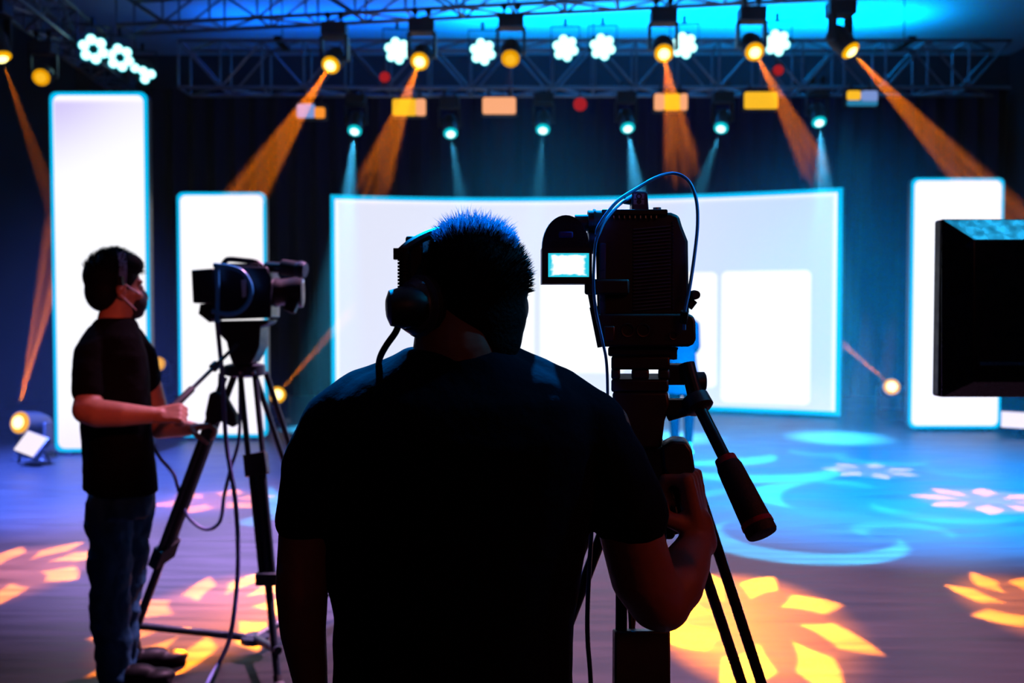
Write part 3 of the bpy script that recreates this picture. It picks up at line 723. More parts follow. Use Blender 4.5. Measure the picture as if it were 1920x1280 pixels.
add_hand(mb, P(1311, 1004, 1.448), (-0.16, 0.10, 1.0), (0.92, -0.38, 0.10), (-0.3, -0.9, 0.0), (80, 80, 45), 40, 0.97)
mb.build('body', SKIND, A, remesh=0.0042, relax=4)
add_eyes(HM, A)
mb = MB(); add_hair(mb, HM); hb = mb.build('hair', HAIR, A, remesh=0.006, relax=6); sub(hb, A)
def fuzz(r):
    th = r.uniform(0, 2*PI); ph = r.uniform(0.0, 1.9)
    n = Vector((math.sin(ph)*math.cos(th), math.sin(ph)*math.sin(th), math.cos(ph)))
    if n.y > 0.75 and n.z < 0.2: n.y = -n.y
    p = Vector((0.081*n.x, -0.02+0.096*n.y, 0.038+0.082*n.z))
    return p, n + Vector((0, -0.1, 0.4)), r.uniform(0.006, 0.012), 0.0005
strands(HM, fuzz, 5000, HAIR, hb, 'short_hair')
TUFT = bpy.data.materials.new('backlit_blue_hair'); TUFT.use_nodes = True  # blue of the backlight put into the hair colour itself
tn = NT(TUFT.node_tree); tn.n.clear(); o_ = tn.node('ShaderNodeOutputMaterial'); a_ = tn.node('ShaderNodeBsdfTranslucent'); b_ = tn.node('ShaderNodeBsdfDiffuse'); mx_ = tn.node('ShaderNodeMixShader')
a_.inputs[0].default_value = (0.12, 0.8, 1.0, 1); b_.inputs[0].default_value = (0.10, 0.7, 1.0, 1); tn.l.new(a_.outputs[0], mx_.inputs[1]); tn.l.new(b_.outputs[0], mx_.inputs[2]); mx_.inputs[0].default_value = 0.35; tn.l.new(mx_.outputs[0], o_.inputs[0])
HI = HM.inverted()
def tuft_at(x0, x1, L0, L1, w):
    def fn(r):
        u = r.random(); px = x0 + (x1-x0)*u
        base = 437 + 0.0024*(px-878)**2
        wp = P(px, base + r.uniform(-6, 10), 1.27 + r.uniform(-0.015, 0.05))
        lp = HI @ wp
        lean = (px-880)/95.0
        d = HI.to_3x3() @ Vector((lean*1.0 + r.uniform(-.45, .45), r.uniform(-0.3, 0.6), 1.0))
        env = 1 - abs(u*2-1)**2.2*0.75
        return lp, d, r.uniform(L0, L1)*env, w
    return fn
strands(HM, tuft_at(812, 968, 0.020, 0.040, 0.0009), 1300, TUFT, hb, 'backlit_tuft', 5)['label'] = 'spiky tuft with the blue backlight in its hair colour'
strands(HM, tuft_at(812, 965, 0.012, 0.026, 0.0007), 700, HAIR, hb, 'dark_tuft', 8)
mb = MB()
torso(mb, ((858, 652, 1.295, 0.071, 0.062), (858, 664, 1.295, 0.080, 0.068), (862, 682, 1.30, 0.108, 0.075), (868, 712, 1.30, 0.148, 0.085), (872, 750, 1.30, 0.178, 0.100), (873, 820, 1.30, 0.180, 0.112),
           (866, 920, 1.31, 0.180, 0.115), (853, 1040, 1.31, 0.172, 0.110), (851, 1150, 1.31, 0.159, 0.108), (849, 1280, 1.31, 0.160, 0.110), (849, 1400, 1.31, 0.165, 0.115), (849, 1480, 1.31, 0.170, 0.120)), ex=2.2)
plimb(mb, ((775, 690, 1.30, 45), (690, 755, 1.30, 66), (628, 798, 1.29, 66), (592, 880, 1.285, 64), (570, 972, 1.28, 56)))
plimb(mb, ((950, 690, 1.30, 45), (1040, 750, 1.30, 66), (1112, 800, 1.29, 68), (1148, 880, 1.295, 70), (1180, 962, 1.31, 74)))
sh = mb.build('t_shirt', SHIRTN, A, remesh=0.005, relax=10)
mb = MB(); torso(mb, ((850, 1400, 1.31, 0.158, 0.108), (850, 1500, 1.31, 0.165, 0.115), (850, 1600, 1.31, 0.160, 0.112)))
hx = P(850, 1500, 1.31)
for sx in (-1, 1): mb.limb([(hx.x+sx*0.085, 1.31, 0.80), (hx.x+sx*0.10, 1.30, 0.46), (hx.x+sx*0.12, 1.31, 0.09)], [0.088, 0.066, 0.052])
mb.build('trousers', DARKT, A, remesh=0.01, relax=6)
for sx in (-1, 1): shoe((hx.x+sx*0.145, 1.50, 0), (hx.x+sx*0.12, 1.235, 0), 'shoe', A, SHOE)

# headphones of that operator
HL = lambda x, y, z: HM @ Vector((x, y, z))
left = (HM.to_3x3() @ Vector((-1, 0, 0))).normalized(); fw = (HM.to_3x3() @ Vector((0, 1, 0))).normalized(); upv = (HM.to_3x3() @ Vector((0, 0, 1))).normalized()
t = thing('headphones', 'black over-ear headphones with boom microphone on the head of the nearest operator', 'headphones', HL(0, 0, 0.14))
band = []
for k in range(25):
    a = PI*(k/24); r = 0.098
    band.append((HL(-math.cos(a)*0.096, -0.012, -0.005+math.sin(a)*0.137), HL(-math.cos(a)*0.096, 0.014, -0.005+math.sin(a)*0.137), HL(-math.cos(a)*0.090, 0.014, -0.005+math.sin(a)*0.129), HL(-math.cos(a)*0.090, -0.012, -0.005+math.sin(a)*0.129)))
MB().loft(band).build('headband', BLACK, t)
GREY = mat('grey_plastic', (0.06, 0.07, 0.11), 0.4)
for sx in (-1, 1):
    ax = left if sx < 0 else -left; c = HL(sx*(0.080 if sx < 0 else 0.066), 0.0 if sx < 0 else 0.012, 0.006)
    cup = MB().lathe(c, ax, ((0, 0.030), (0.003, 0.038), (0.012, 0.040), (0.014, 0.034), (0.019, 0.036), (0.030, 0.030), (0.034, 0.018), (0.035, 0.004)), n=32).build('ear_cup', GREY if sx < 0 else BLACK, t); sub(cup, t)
    MB().lathe(c+ax*0.001, ax, ((-0.006, 0.024), (-0.006, 0.036), (0.003, 0.041), (0.009, 0.039), (0.009, 0.028)), n=32).build('ear_cushion', RUBBER, cup)
MB().box(P(777, 498, 1.275), (0.022, 0.010, 0.075)).build('slider', BLACK, t, bevel=0.003)
a0, a1 = P(758, 472, 1.255), P(758, 548, 1.255); st = MB()
for k in range(13):
    q = a0.lerp(a1, k/12); st.cyl(q, q+Vector((0, 0, -0.0030)), 0.0085, n=12)
st.cyl(a0, a1, 0.0065, n=10); st.build('ribbed_sleeve', RUBBER, t)
MB().tube(spline([P(822, 434, 1.29), P(795, 444, 1.275), P(768, 459, 1.262), P(748, 476, 1.255)]), 0.0065, n=8).box(P(752, 476, 1.255), (0.018, 0.014, 0.014)).build('headband_end', BLACK, t)
MB().lathe(P(785, 575, 1.235), Vector((-1, -0.25, -0.05)), ((-0.01, 0.018), (0.0, 0.024), (0.02, 0.026), (0.036, 0.022), (0.040, 0.012)), n=24).build('microphone_pivot', BLACK, t)
bm_ = spline([P(750, 600, 1.24), P(742, 622, 1.24), P(724, 648, 1.25), P(712, 672, 1.27), P(709, 700, 1.31), P(716, 712, 1.36)])
mic = MB().tube(bm_, 0.0042).build('boom_arm', BLACK, t); sub(mic, t)
MB().limb([bm_[-1], bm_[-1]+Vector((0.012, 0.008, 0))], [0.009, 0.010]).build('microphone', RUBBER, mic)

# --- operator standing at the second camera
Bp = thing('person', 'person in black T-shirt and blue trousers with face mask, standing at the second camera', 'person', (P(215, 900, 3.93).x, 3.93, 0))
YW = math.radians(-52)
HB = headM(P(218, 538, 3.93), YW, math.radians(-3), 1.06)
mb = MB(); add_head(mb, HB)
plimb(mb, ((222, 560, 3.93, 27), (214, 600, 3.93, 30), (212, 640, 3.93, 34)))
torso(mb, ((212, 630, 3.93, 0.12, 0.07), (210, 680, 3.93, 0.16, 0.09), (218, 800, 3.93, 0.155, 0.095), (222, 930, 3.93, 0.155, 0.10)), YW)
plimb(mb, ((176, 660, 3.82, 24), (168, 740, 3.73, 25), (163, 768, 3.70, 27), (185, 775, 3.69, 27), (230, 777, 3.69, 23), (275, 778, 3.71, 17), (285, 778, 3.715, 16)))
add_hand(mb, P(289, 778, 3.715), (0.97, 0.2, 0.05), (0.1, -0.75, 0.6), (0.2, 0.1, 1), (58, 70, 40), 35, 1.05)
plimb(mb, ((262, 660, 4.06, 24), (285, 745, 4.10, 23), (300, 800, 4.10, 23), (330, 802, 4.12, 18), (352, 803, 4.14, 15)))
add_hand(mb, P(354, 803, 4.14), (0.97, 0.1, 0.12), (0, 0.1, 1), (0.1, -1, 0), (45, 60, 40), 30, 1.0)
mb.build('body', SKIN, Bp, remesh=0.006, relax=3)
add_eyes(HB, Bp)
mb = MB(); st_ = len(mb.v)
mb.ell((0, -0.022, 0.038), (0.084, 0.100, 0.090)); mb.ell((0, -0.050, -0.015), (0.074, 0.062, 0.080)); mb.ell((0, 0.03, 0.085), (0.068, 0.066, 0.047)); mb.ell((0.045, 0.0, 0.03), (0.034, 0.045, 0.045)); mb.xf(HB, st_)
hb2 = mb.build('hair', HAIR, Bp, remesh=0.007, relax=4); sub(hb2, Bp)
def fuzz2(r):
    th = r.uniform(0, 2*PI); ph = r.uniform(0.0, 1.5); n = Vector((math.sin(ph)*math.cos(th), math.sin(ph)*math.sin(th), math.cos(ph)))
    return Vector((0.08*n.x, -0.015+0.098*n.y, 0.045+0.085*n.z)), n*0.6 + Vector((0, 0.5, 0.3)), r.uniform(0.012, 0.03), 0.0016
strands(HB, fuzz2, 1500, HAIR, hb2, 'hair_strands', 9)
mb = MB(); st_ = len(mb.v); mb.ell((0, 0.062, -0.055), (0.056, 0.053, 0.052)); mb.ell((0, 0.078, -0.030), (0.03, 0.040, 0.03)); mb.ell((0, 0.06, -0.09), (0.04, 0.045, 0.028)); mb.xf(HB, st_)
msk = mb.build('face_mask', mat('black_mask', (0.01, 0.01, 0.015), 0.7), Bp, remesh=0.005, relax=4); sub(msk, Bp)
WH = mat('white_elastic', (0.8, 0.8, 0.85), 0.6)
for sx in (-1, 1):
    mb = MB(); mb.tube([HB @ Vector(q) for q in ((sx*0.050, 0.078, -0.028), (sx*0.068, 0.04, -0.008), (sx*0.086, 0.004, 0.010), (sx*0.088, -0.012, -0.01))], 0.0032, 6)
    mb.tube([HB @ Vector(q) for q in ((sx*0.050, 0.060, -0.082), (sx*0.068, 0.03, -0.06), (sx*0.086, -0.008, -0.030))], 0.0028, 6); mb.build('ear_loop', WH, msk)
mb = MB()
torso(mb, ((216, 596, 3.93, 0.070, 0.066), (214, 606, 3.93, 0.10, 0.080), (212, 630, 3.93, 0.152, 0.100), (211, 665, 3.93, 0.182, 0.116), (213, 730, 3.93, 0.190, 0.124), (218, 810, 3.93, 0.186, 0.122), (223, 870, 3.93, 0.186, 0.126), (225, 920, 3.93, 0.190, 0.130)), YW)
plimb(mb, ((185, 632, 3.86, 26), (172, 665, 3.80, 32), (168, 705, 3.76, 33), (167, 730, 3.74, 33)))
plimb(mb, ((245, 635, 4.02, 26), (262, 665, 4.06, 30), (272, 715, 4.08, 30)))
mb.build('t_shirt', SHIRTB, Bp, remesh=0.008, relax=5)
mb = MB()
torso(mb, ((225, 895, 3.93, 0.165, 0.112), (225, 960, 3.93, 0.168, 0.115)), YW)
plimb(mb, ((203, 950, 3.87, 42), (206, 1040, 3.86, 40), (206, 1120, 3.87, 37), (213, 1240, 3.88, 33), (214, 1262, 3.88, 33)))
plimb(mb, ((246, 950, 3.99, 42), (238, 1050, 3.99, 38), (228, 1130, 4.00, 34), (224, 1240, 4.01, 31)))
mb.build('trousers', DENIM, Bp, remesh=0.009, relax=4)
f0 = P(205, 1275, 3.88); f1 = P(232, 1265, 4.02)
shoe((f0.x+0.245, 3.93, 0), (f0.x-0.02, 3.87, 0), 'shoe', Bp, SHOE, 0.05); shoe((f1.x+0.22, 4.16, 0), (f1.x-0.03, 4.03, 0), 'shoe', Bp, SHOE, 0.05)
t = thing('headset', 'single headband headset on the dark hair of the operator at the second camera', 'headset', HB @ Vector((0, 0, 0.15)))
bd = []
for k in range(21):
    a = PI*(0.02+0.96*k/20); q = lambda rr, yy: HB @ Vector((math.cos(a)*(0.092+rr), yy+0.01*math.sin(a), 0.005+math.sin(a)*(0.130+rr)))
    bd.append((q(0.004, -0.022), q(0.004, 0.006), q(-0.003, 0.006), q(-0.003, -0.022)))
MB().loft(bd).build('headband', mat('blue_grey_band', (0.10, 0.16, 0.30), 0.35), t)
MB().lathe(HB @ Vector((-0.080, 0, -0.01)), HB.to_3x3() @ Vector((-1, 0, 0)), ((0, 0.036), (0.02, 0.038), (0.03, 0.02))).build('ear_cup', BLACK, t)
MB().box(HB @ Vector((0.093, -0.01, 0.022)), (0.02, 0.035, 0.03)).build('temple_pad', BLACK, t)

# --- person on the stage, mostly hidden by the tall camera
Cp = thing('person', 'person in blue grey tunic and dark leggings on the stage, mostly behind the tall camera', 'person', (P(1279, 700, 10.1).x, 10.1, 0))
cx = P(1279, 700, 10.1).x; Yc = 10.1
V = lambda x, y, z: Vector((cx+x, Yc+y, z))
HC = headM(V(0, 0, 1.52), PI, 0, 0.95)
mb = MB(); add_head(mb, HC)
mb.limb([V(0, 0.01, 1.48), V(0, 0.01, 1.36)], [0.05, 0.055])
mb.limb([V(0, 0, 1.30), V(0, 0, 1.0)], [0.078, 0.080])
for sx in (-1, 1):
    mb.limb([V(sx*0.13, 0, 1.30), V(sx*0.15, 0.09, 1.06), V(sx*0.05, 0.16, 0.98)], [0.045, 0.037, 0.025]); add_hand(mb, V(sx*0.05, 0.16, 0.98), (-sx*0.7, 0.1, -0.3), (0, 1, 0.3), (0, 0, 1), (20, 25, 20), 10, 0.92)
    mb.limb([V(sx*0.075, 0, 0.88), V(sx*0.075, 0, 0.46), V(sx*0.070, 0.01, 0.05)], [0.07, 0.05, 0.032])
    mb.ell(V(sx*0.075, -0.05, 0.03), (0.036, 0.10, 0.03))
mb.build('body', SKIN, Cp, remesh=0.008, relax=3); add_eyes(HC, Cp)
mb = MB(); add_hair(mb, HC); mb.ell(V(0, 0.08, 1.42), (0.08, 0.04, 0.12)); mb.build('hair', HAIR, Cp, remesh=0.009, relax=3)
TUN = mat('blue_grey_cloth', (0.004, 0.012, 0.02), 0.9, bump=0.4, scale=20, spec=0.04)
mb = MB(); ringz = ((1.42, .06, .06), (1.36, .14, .085), (1.25, .165, .105), (1.05, .135, .10), (0.90, .15, .115), (0.72, .19, .14), (0.62, .20, .15))
mb.loft([[V(a*math.cos(2*PI*k/28), b*math.sin(2*PI*k/28), z) for k in range(28)] for z, a, b in ringz])
for sx in (-1, 1): mb.limb([V(sx*0.12, 0, 1.31), V(sx*0.14, 0.02, 1.10)], [0.055, 0.048])
mb.build('tunic', TUN, Cp, remesh=0.01, relax=3)
mb = MB()
for sx in (-1, 1): mb.limb([V(sx*0.075, 0, 0.80), V(sx*0.075, 0, 0.46), V(sx*0.070, 0.01, 0.14)], [0.082, 0.060, 0.044])
mb.limb([V(-0.06, 0, 0.82), V(0.06, 0, 0.82)], [0.09, 0.09]); mb.build('leggings', DARKT, Cp, remesh=0.01, relax=3)

def folds(o, size, k):
    tx = bpy.data.textures.new(o.name+'_folds', 'CLOUDS'); tx.noise_scale = size; tx.noise_depth = 2
    d = o.modifiers.new('Folds', 'DISPLACE'); d.texture = tx; d.strength = k; d.mid_level = 0.5; d.texture_coords = 'LOCAL'
for o in list(bpy.data.objects):
    if o.parent == Bp and o.name.startswith('trousers'): folds(o, 0.07, 0.035)
    if o.parent in (A, Bp) and o.name.startswith('t_shirt'): folds(o, 0.11, 0.012)
# ------------------------------------------------------------------ tall camera on its tripod (near)
def pbox(mb, x0, y0, x1, y1, Y, dep):
    """box whose near face fills these pixels at distance Y, dep deep"""
    a, b = P(x0, y0, Y), P(x1, y1, Y)
    k = (a.x+b.x)/2/Y*dep if Y < 1.6 else 0.0
    st = len(mb.v); mb.box(((a.x+b.x)/2, Y+dep/2, (a.z+b.z)/2), (abs(b.x-a.x), dep, abs(a.z-b.z)))
    for q in mb.v[st:]: q.x += k*(q.y-Y)/dep          # the near camera stands turned a few degrees
    return mb
TURN = 0.135
def pprism(pts, Y, dep):
    return MB().loft([[P(x, y, Y) for x, y in pts], [P(x, y, Y)+Vector((TURN*dep if Y < 1.6 else 0, dep, 0)) for x, y in pts]])
YC = 1.42
cx0 = P(1205, 500, YC)
K = thing('video_camera', 'tall black broadcast camera seen from its ribbed back, bright little viewfinder at its left', 'camera', (cx0.x, YC+0.15, P(1205, 650, YC).z))
body = pprism([(1122, 400), (1258, 398), (1273, 404), (1279, 424), (1290, 452), (1292, 590), (1120, 592), (1117, 470)], YC+0.01, 0.30).build('body', BLACK, K, bevel=0.004); sub(body, K)
mb = MB()
for k in range(24):
    y = 424 + k*6.6; mb.loft([[P(1188, y+4.5, YC+0.004), P(1258, y-2, YC+0.004), P(1258, y+0.2, YC+0.004), P(1188, y+6.7, YC+0.004)], [q+Vector((0, 0.010, 0)) for q in (P(1188, y+4.5, YC+0.004), P(1258, y-2, YC+0.004), P(1258, y+0.2, YC+0.004), P(1188, y+6.7, YC+0.004))]])
mb.build('cooling_grille', mat('grille_blue_black', (0.06, 0.12, 0.20), 0.35), body)
mb = MB()
for k in range(28): pbox(mb, 1261, 414+k*6, 1263, 417+k*6, YC+0.004, 0.01)
mb.build('serrated_edge', mat('blue_black', (0.02, 0.07, 0.14), 0.3), body)
pbox(MB(), 1128, 392, 1252, 404, YC+0.0, 0.26).build('top_plate', BLACKM, K, bevel=0.002)
mb = MB()
for k in range(9): pbox(mb, 1150+k*10, 404, 1152+k*10, 409, YC-0.001, 0.01)
mb.build('top_screws', ALU, K, smooth=False)
lp = pprism([(1124, 588), (1290, 588), (1300, 592), (1304, 602), (1305, 636), (1300, 646), (1290, 650), (1130, 650), (1121, 644), (1118, 632), (1118, 596)], YC-0.008, 0.16).build('connector_panel', BLACK, K, bevel=0.003); sub(lp, K)
RING = mat('dull_ring', (0.10, 0.07, 0.07), 0.35, 0.8)
for x, y, r in ((1177, 619, 12.5), (1206, 619, 12.5), (1262, 629, 7.5)):
    c = P(x, y, YC-0.008)
    MB().lathe(c+Vector((0, 0.004, 0)), (0, -1, 0), ((0, M_(r*0.8, YC)), (0.007, M_(r*0.8, YC)), (0.0072, M_(r, YC)), (0.004, M_(r*1.08, YC)), (0, M_(r*1.08, YC))), n=28).build('connector_socket', RING, lp)
pbox(MB(), 1132, 611, 1153, 640, YC-0.011, 0.01).build('card_slot', RING, lp, bevel=0.002)
# lens pointing at the stage
MB().lathe((cx0.x+0.045, YC+0.30, cx0.z), (0.14, 1, 0), ((0, 0.045), (0.03, 0.050), (0.06, 0.045), (0.16, 0.047), (0.22, 0.052), (0.26, 0.052), (0.26, 0.046), (0.24, 0.04)), n=32).build('lens', BLACK, K)
# side parts on the left
pbox(MB(), 1096, 523, 1180, 552, YC-0.012, 0.03).build('side_bracket', BLACK, K, bevel=0.003)
mb = MB(); pbox(mb, 1124, 455, 1136, 590, YC-0.004, 0.03); mb.build('side_rail', mat('blue_black_rail', (0.02, 0.10, 0.2), 0.3), K, bevel=0.002)
mb = MB().cyl(P(1113, 575, YC), P(1128, 650, YC), 0.006).cyl(P(1108, 548, YC), P(1118, 600, YC), 0.005); mb.build('lanyard', RUBBER, K)
mb = MB().lathe(P(1296, 553, YC+0.02), (0.2, -1, 0), ((0, 0.006), (0.012, 0.007), (0.02, 0.006))).cyl(P(1290, 575, YC+0.02), P(1300, 562, YC+0.02), 0.007).cyl(P(1285, 590, YC+0.02), P(1287, 555, YC+0.02), 0.0045); mb.build('lever', BLACK, K)
# viewfinder with its lit screen and eye hood
vf = thing('viewfinder', 'small viewfinder monitor with glowing white cyan screen left of the tall camera', 'monitor', P(1063, 532, YC-0.03))
vb = MB(); a, b = P(1016, 464, YC-0.03), P(1110, 532, YC-0.03); cz, cxx = (a.z+b.z)/2, (a.x+b.x)/2; W2, H2 = (b.x-a.x), (a.z-b.z)
outer = [(-W2/2, -H2/2), (W2/2, -H2/2), (W2/2, H2/2), (-W2/2, H2/2)]
a2, b2 = P(1028, 474, YC-0.03), P(1105, 519, YC-0.03); inner = [(a2.x-cxx, b2.z-cz), (b2.x-cxx, b2.z-cz), (b2.x-cxx, a2.z-cz), (a2.x-cxx, a2.z-cz)]
y0, y1 = YC-0.03, YC+0.03
A_, B_, C_, D_ = [vb.ring([(cxx+x, yy, cz+z) for x, z in q]) for q, yy in ((outer, y0), (inner, y0), (inner, y0+0.012), (outer, y1))]
for i in range(4):
    j = (i+1) % 4
    for p_, q_ in ((A_, B_), (B_, C_), (D_, A_)): vb.f.append((p_[i], p_[j], q_[j], q_[i]))
vb.f.append(tuple(C_)); vb.f.append(tuple(D_)); vb.build('housing', BLACK, vf, smooth=False)
VS = bpy.data.materials.new('viewfinder_picture'); VS.use_nodes = True; tn = NT(VS.node_tree); tn.n.clear()
o_ = tn.node('ShaderNodeOutputMaterial'); e_ = tn.node('ShaderNodeEmission'); tn.l.new(e_.outputs[0], o_.inputs[0]); tc = tn.node('ShaderNodeTexCoord'); sp = tn.node('ShaderNodeSeparateXYZ'); tn.l.new(tc.outputs['Generated'], sp.inputs[0])
nz = tn.node('ShaderNodeTexNoise'); nz.inputs['Scale'].default_value = 5; tn.l.new(tc.outputs['Generated'], nz.inputs['Vector'])
dx = tn.m('ABSOLUTE', tn.m('SUBTRACT', sp.outputs[0], 0.5)); dz = tn.m('ABSOLUTE', tn.m('SUBTRACT', sp.outputs[2], 0.5))
dm = tn.m('ADD', tn.m('MAXIMUM', dx, dz), tn.m('MULTIPLY', tn.m('SUBTRACT', nz.outputs['Fac'], 0.5), 0.2))
mx = tn.node('ShaderNodeMix', data_type='RGBA'); tn.l.new(tn.sstep(dm, 0.33, 0.45), mx.inputs[0]); mx.inputs[6].default_value = (1.3, 1.4, 1.4, 1); mx.inputs[7].default_value = (0.02, 0.62, 0.80, 1); tn.l.new(mx.outputs[2], e_.inputs[0])
MB().box(((a2.x+b2.x)/2, y0+0.011, (a2.z+b2.z)/2), (b2.x-a2.x, 0.003, a2.z-b2.z)).build('screen', VS, vf, smooth=False)
# eye hood: half dome on top of the housing
hd = MB(); c = P(1061, 464, YC-0.03); R0 = M_(43, YC); rings = []
for yy, k in ((0.0, 1.0), (0.012, 1.02), (0.045, 0.9), (0.07, 0.6)):
    rings.append([Vector((c.x+R0*k*math.cos(a), y0+yy, c.z+R0*1.38*k*math.sin(a))) for a in [PI*i/20 for i in range(21)]])
hd.loft(rings); hd.build('eye_hood', RUBBER, vf)
MB().box((c.x, y0-0.001, c.z+0.018), (0.020, 0.004, 0.009)).build('hood_label', mat('violet_blue', (0.04, 0.04, 0.35), 0.4), vf, bevel=0.002)
MB().cyl(P(1078, 418, YC+0.01), P(1106, 418, YC+0.01), 0.012, n=24).cyl(P(1102, 416, YC+0.01), P(1128, 416, YC+0.01), 0.0165, n=24).cyl(P(1112, 416, YC+0.01), P(1116, 416, YC+0.01), 0.0185, n=24).build('swivel_arm', BLACK, vf)
MB().cyl(P(1102, 450, YC+0.02), P(1122, 450, YC+0.02), 0.02, n=20).build('pivot', BLACK, vf)
# wireless receiver on top with a printed label
rc = thing('wireless_receiver', 'small box with black and white label standing on top of the tall camera', 'receiver', P(1200, 394, YC+0.03))
MB().loft([[P(x, y, YC+0.015)+Vector((0, d, 0)) for x, y in ((1185, 395), (1217, 395), (1214, 359), (1185, 357))] for d in (0, 0.03)]).build('housing', mat('slate_box', (0.04, 0.06, 0.10), 0.35), rc, bevel=0.002)
lb = pbox(MB(), 1188, 363, 1208, 383, YC+0.0142, 0.002).build('label_plate', mat('pale_label', (0.55, 0.6, 0.68), 0.5), rc, smooth=False); sub(lb, rc)
mb = MB(); tc_ = lambda x, y, r, r2: mb.lathe(P(x, y, YC+0.0143), (0, -1, 0), ((0, M_(r2, YC)), (0.001, M_(r2, YC)), (0.001, M_(r, YC)), (0, M_(r, YC))), n=20)
tc_(1198, 368, 5.5, 3.2); tc_(1198, 378, 4.6, 0.1); pbox(mb, 1189, 372.6, 1208, 374, YC+0.0135, 0.001); mb.build('printed_symbol', BLACK, lb)
MB().cyl(P(1170, 376, YC+0.03), P(1185, 378, YC+0.03), 0.005).lathe(P(1179, 376, YC+0.03), (1, 0, 0), ((0, 0.004), (0.003, 0.009), (0.010, 0.009), (0.012, 0.004))).build('antenna_socket', STEEL, rc)
MB().cyl(P(1232, 396, YC+0.05), P(1232, 389, YC+0.05), 0.006).build('hot_shoe', ALU, K)
# cables around the camera
c1 = thing('camera_cable', 'blue cable arching over the top of the tall camera', 'cable', P(1262, 325, YC+0.02))
MB().tube(spline([P(1283, 618, YC-0.03), P(1284, 585, YC-0.035), P(1293, 540, YC-0.03), P(1302, 480, YC-0.02), P(1308, 420, YC-0.01), P(1305, 372, YC), P(1290, 338, YC+0.01), P(1264, 325, YC+0.02), P(1232, 332, YC+0.01), P(1196, 352, YC), P(1160, 375, YC-0.02), P(1138, 400, YC-0.03), P(1122, 425, YC-0.035), P(1118, 440, YC-0.035)]), M_(3.2, YC), 10).build('cable_run', CABLE, c1)
MB().cyl(P(1281, 605, YC-0.03), P(1284, 583, YC-0.036), 0.0055).build('plug', BLACKM, c1)
c2 = thing('camera_cable', 'blue cable running down the left side of the tall camera beside the viewfinder', 'cable', P(1120, 440, YC-0.03))
MB().tube(spline([P(1187, 366, YC+0.02), P(1160, 385, YC-0.01), P(1136, 412, YC-0.03), P(1124, 436, YC-0.04), P(1117, 455, YC-0.04), P(1114, 490, YC-0.035), P(1113, 530, YC-0.03), P(1117, 580, YC-0.02), P(1130, 640, YC-0.02), P(1138, 690, YC-0.01), P(1140, 800, YC+0.0)]), M_(2.8, YC), 10).build('cable_run', CABLE, c2)

# tripod
YT = 1.50
T = thing('tripod', 'large black tripod under the tall camera, with long angled pan handle', 'tripod', (P(1200, 860, YT).x, YT, 0))
hdm = MB()
for q in ((1140, 650, 1262, 668), (1146, 668, 1256, 693), (1146, 693, 1163, 711), (1184, 693, 1217, 711), (1234, 693, 1256, 711), (1146, 711, 1254, 735)): pbox(hdm, *q, YC+0.01, 0.13)
hd_ = hdm.build('fluid_head', BLACK, T, bevel=0.003); sub(hd_, T)
pprism([(1148, 735), (1252, 735), (1256, 760), (1246, 790), (1240, 840), (1158, 840), (1150, 790)], YC+0.01, 0.14).build('head_base', BLACK, T, bevel=0.004)
MB().cyl(P(1256, 668, YC+0.03), P(1268, 650, YC+0.03), 0.004).box(P(1262, 662, YC+0.02), (0.01, 0.012, 0.018)).build('plate_lock', BLACK, hd_)
pbox(MB(), 1252, 684, 1290, 722, YC+0.03, 0.05).build('handle_bracket', BLACK, T, bevel=0.003)
kb = MB().lathe(P(1300, 716, YC+0.045), (1, 0, 0), ((0, 0.010), (0.004, 0.015), (0.016, 0.015), (0.018, 0.012)), n=16).build('handle_knob', BLACK, T)
h0, h1, h2, h3 = P(1287, 682, YC+0.03), P(1309, 758, YC+0.01), P(1364, 868, YC-0.05), P(1430, 1002, YC-0.11)
ph = MB().tube([h0, h0.lerp(h1, 0.5), h1], [0.012, 0.011, 0.012], 14).tube([h1, h2], M_(12, YC-0.02), 20).build('pan_handle', BLACKM, T); sub(ph, T)
d = (h3-h2).normalized()
MB().lathe(h2, d, ((0, 0.006), (0.0, 0.0155), (0.008, 0.018), ((h3-h2).length*0.97, 0.0215), ((h3-h2).length, 0.020), ((h3-h2).length+0.002, 0.01)), n=28).build('grip', RUBBER, ph)
MB().lathe(h2-d*0.008, d, ((0, 0.010), (0, 0.0150), (0.011, 0.0160), (0.011, 0.01)), n=28).build('red_ring', RED, ph)
MB().lathe(h3-d*0.020, d, ((0, 0.010), (0, 0.0218), (0.007, 0.0222), (0.007, 0.01)), n=28).build('red_ring', RED, ph)
MB().lathe(h1-d*0.012, d, ((0, 0.012), (0.0, 0.020), (0.018, 0.021), (0.022, 0.016)), n=20).cyl(P(1252, 778, YC+0.03), P(1302, 764, YC+0.015), 0.009).box(P(1268, 762, YC+0.03), (0.03, 0.03, 0.022)).build('handle_clamp', BLACK, T)
mb = MB(); pbox(mb, 1158, 838, 1246, 910, YC+0.03, 0.10); mb.lathe(P(1202, 905, YT), (0, 0, -1), ((0, 0.05), (0.03, 0.045), (0.06, 0.03), (0.10, 0.022), (0.11, 0.01))); mb.build('bowl', BLACK, T, bevel=0.003)
mb = MB(); pbox(mb, 1244, 826, 1282, 842, YC+0.03, 0.06); mb.v += []; pprism_ = pprism([(1240, 838), (1262, 826), (1286, 828), (1298, 845), (1304, 884), (1290, 894), (1256, 896), (1244, 880)], YC+0.02, 0.06)
pprism_.build('leg_joint', BLACK, T, bevel=0.004)
pprism([(1196, 850), (1244, 850), (1262, 985), (1268, 1000), (1262, 1012), (1244, 1012), (1230, 960), (1200, 940)], YC+0.05, 0.05).build('brake_lever', BLACK, T, bevel=0.004)
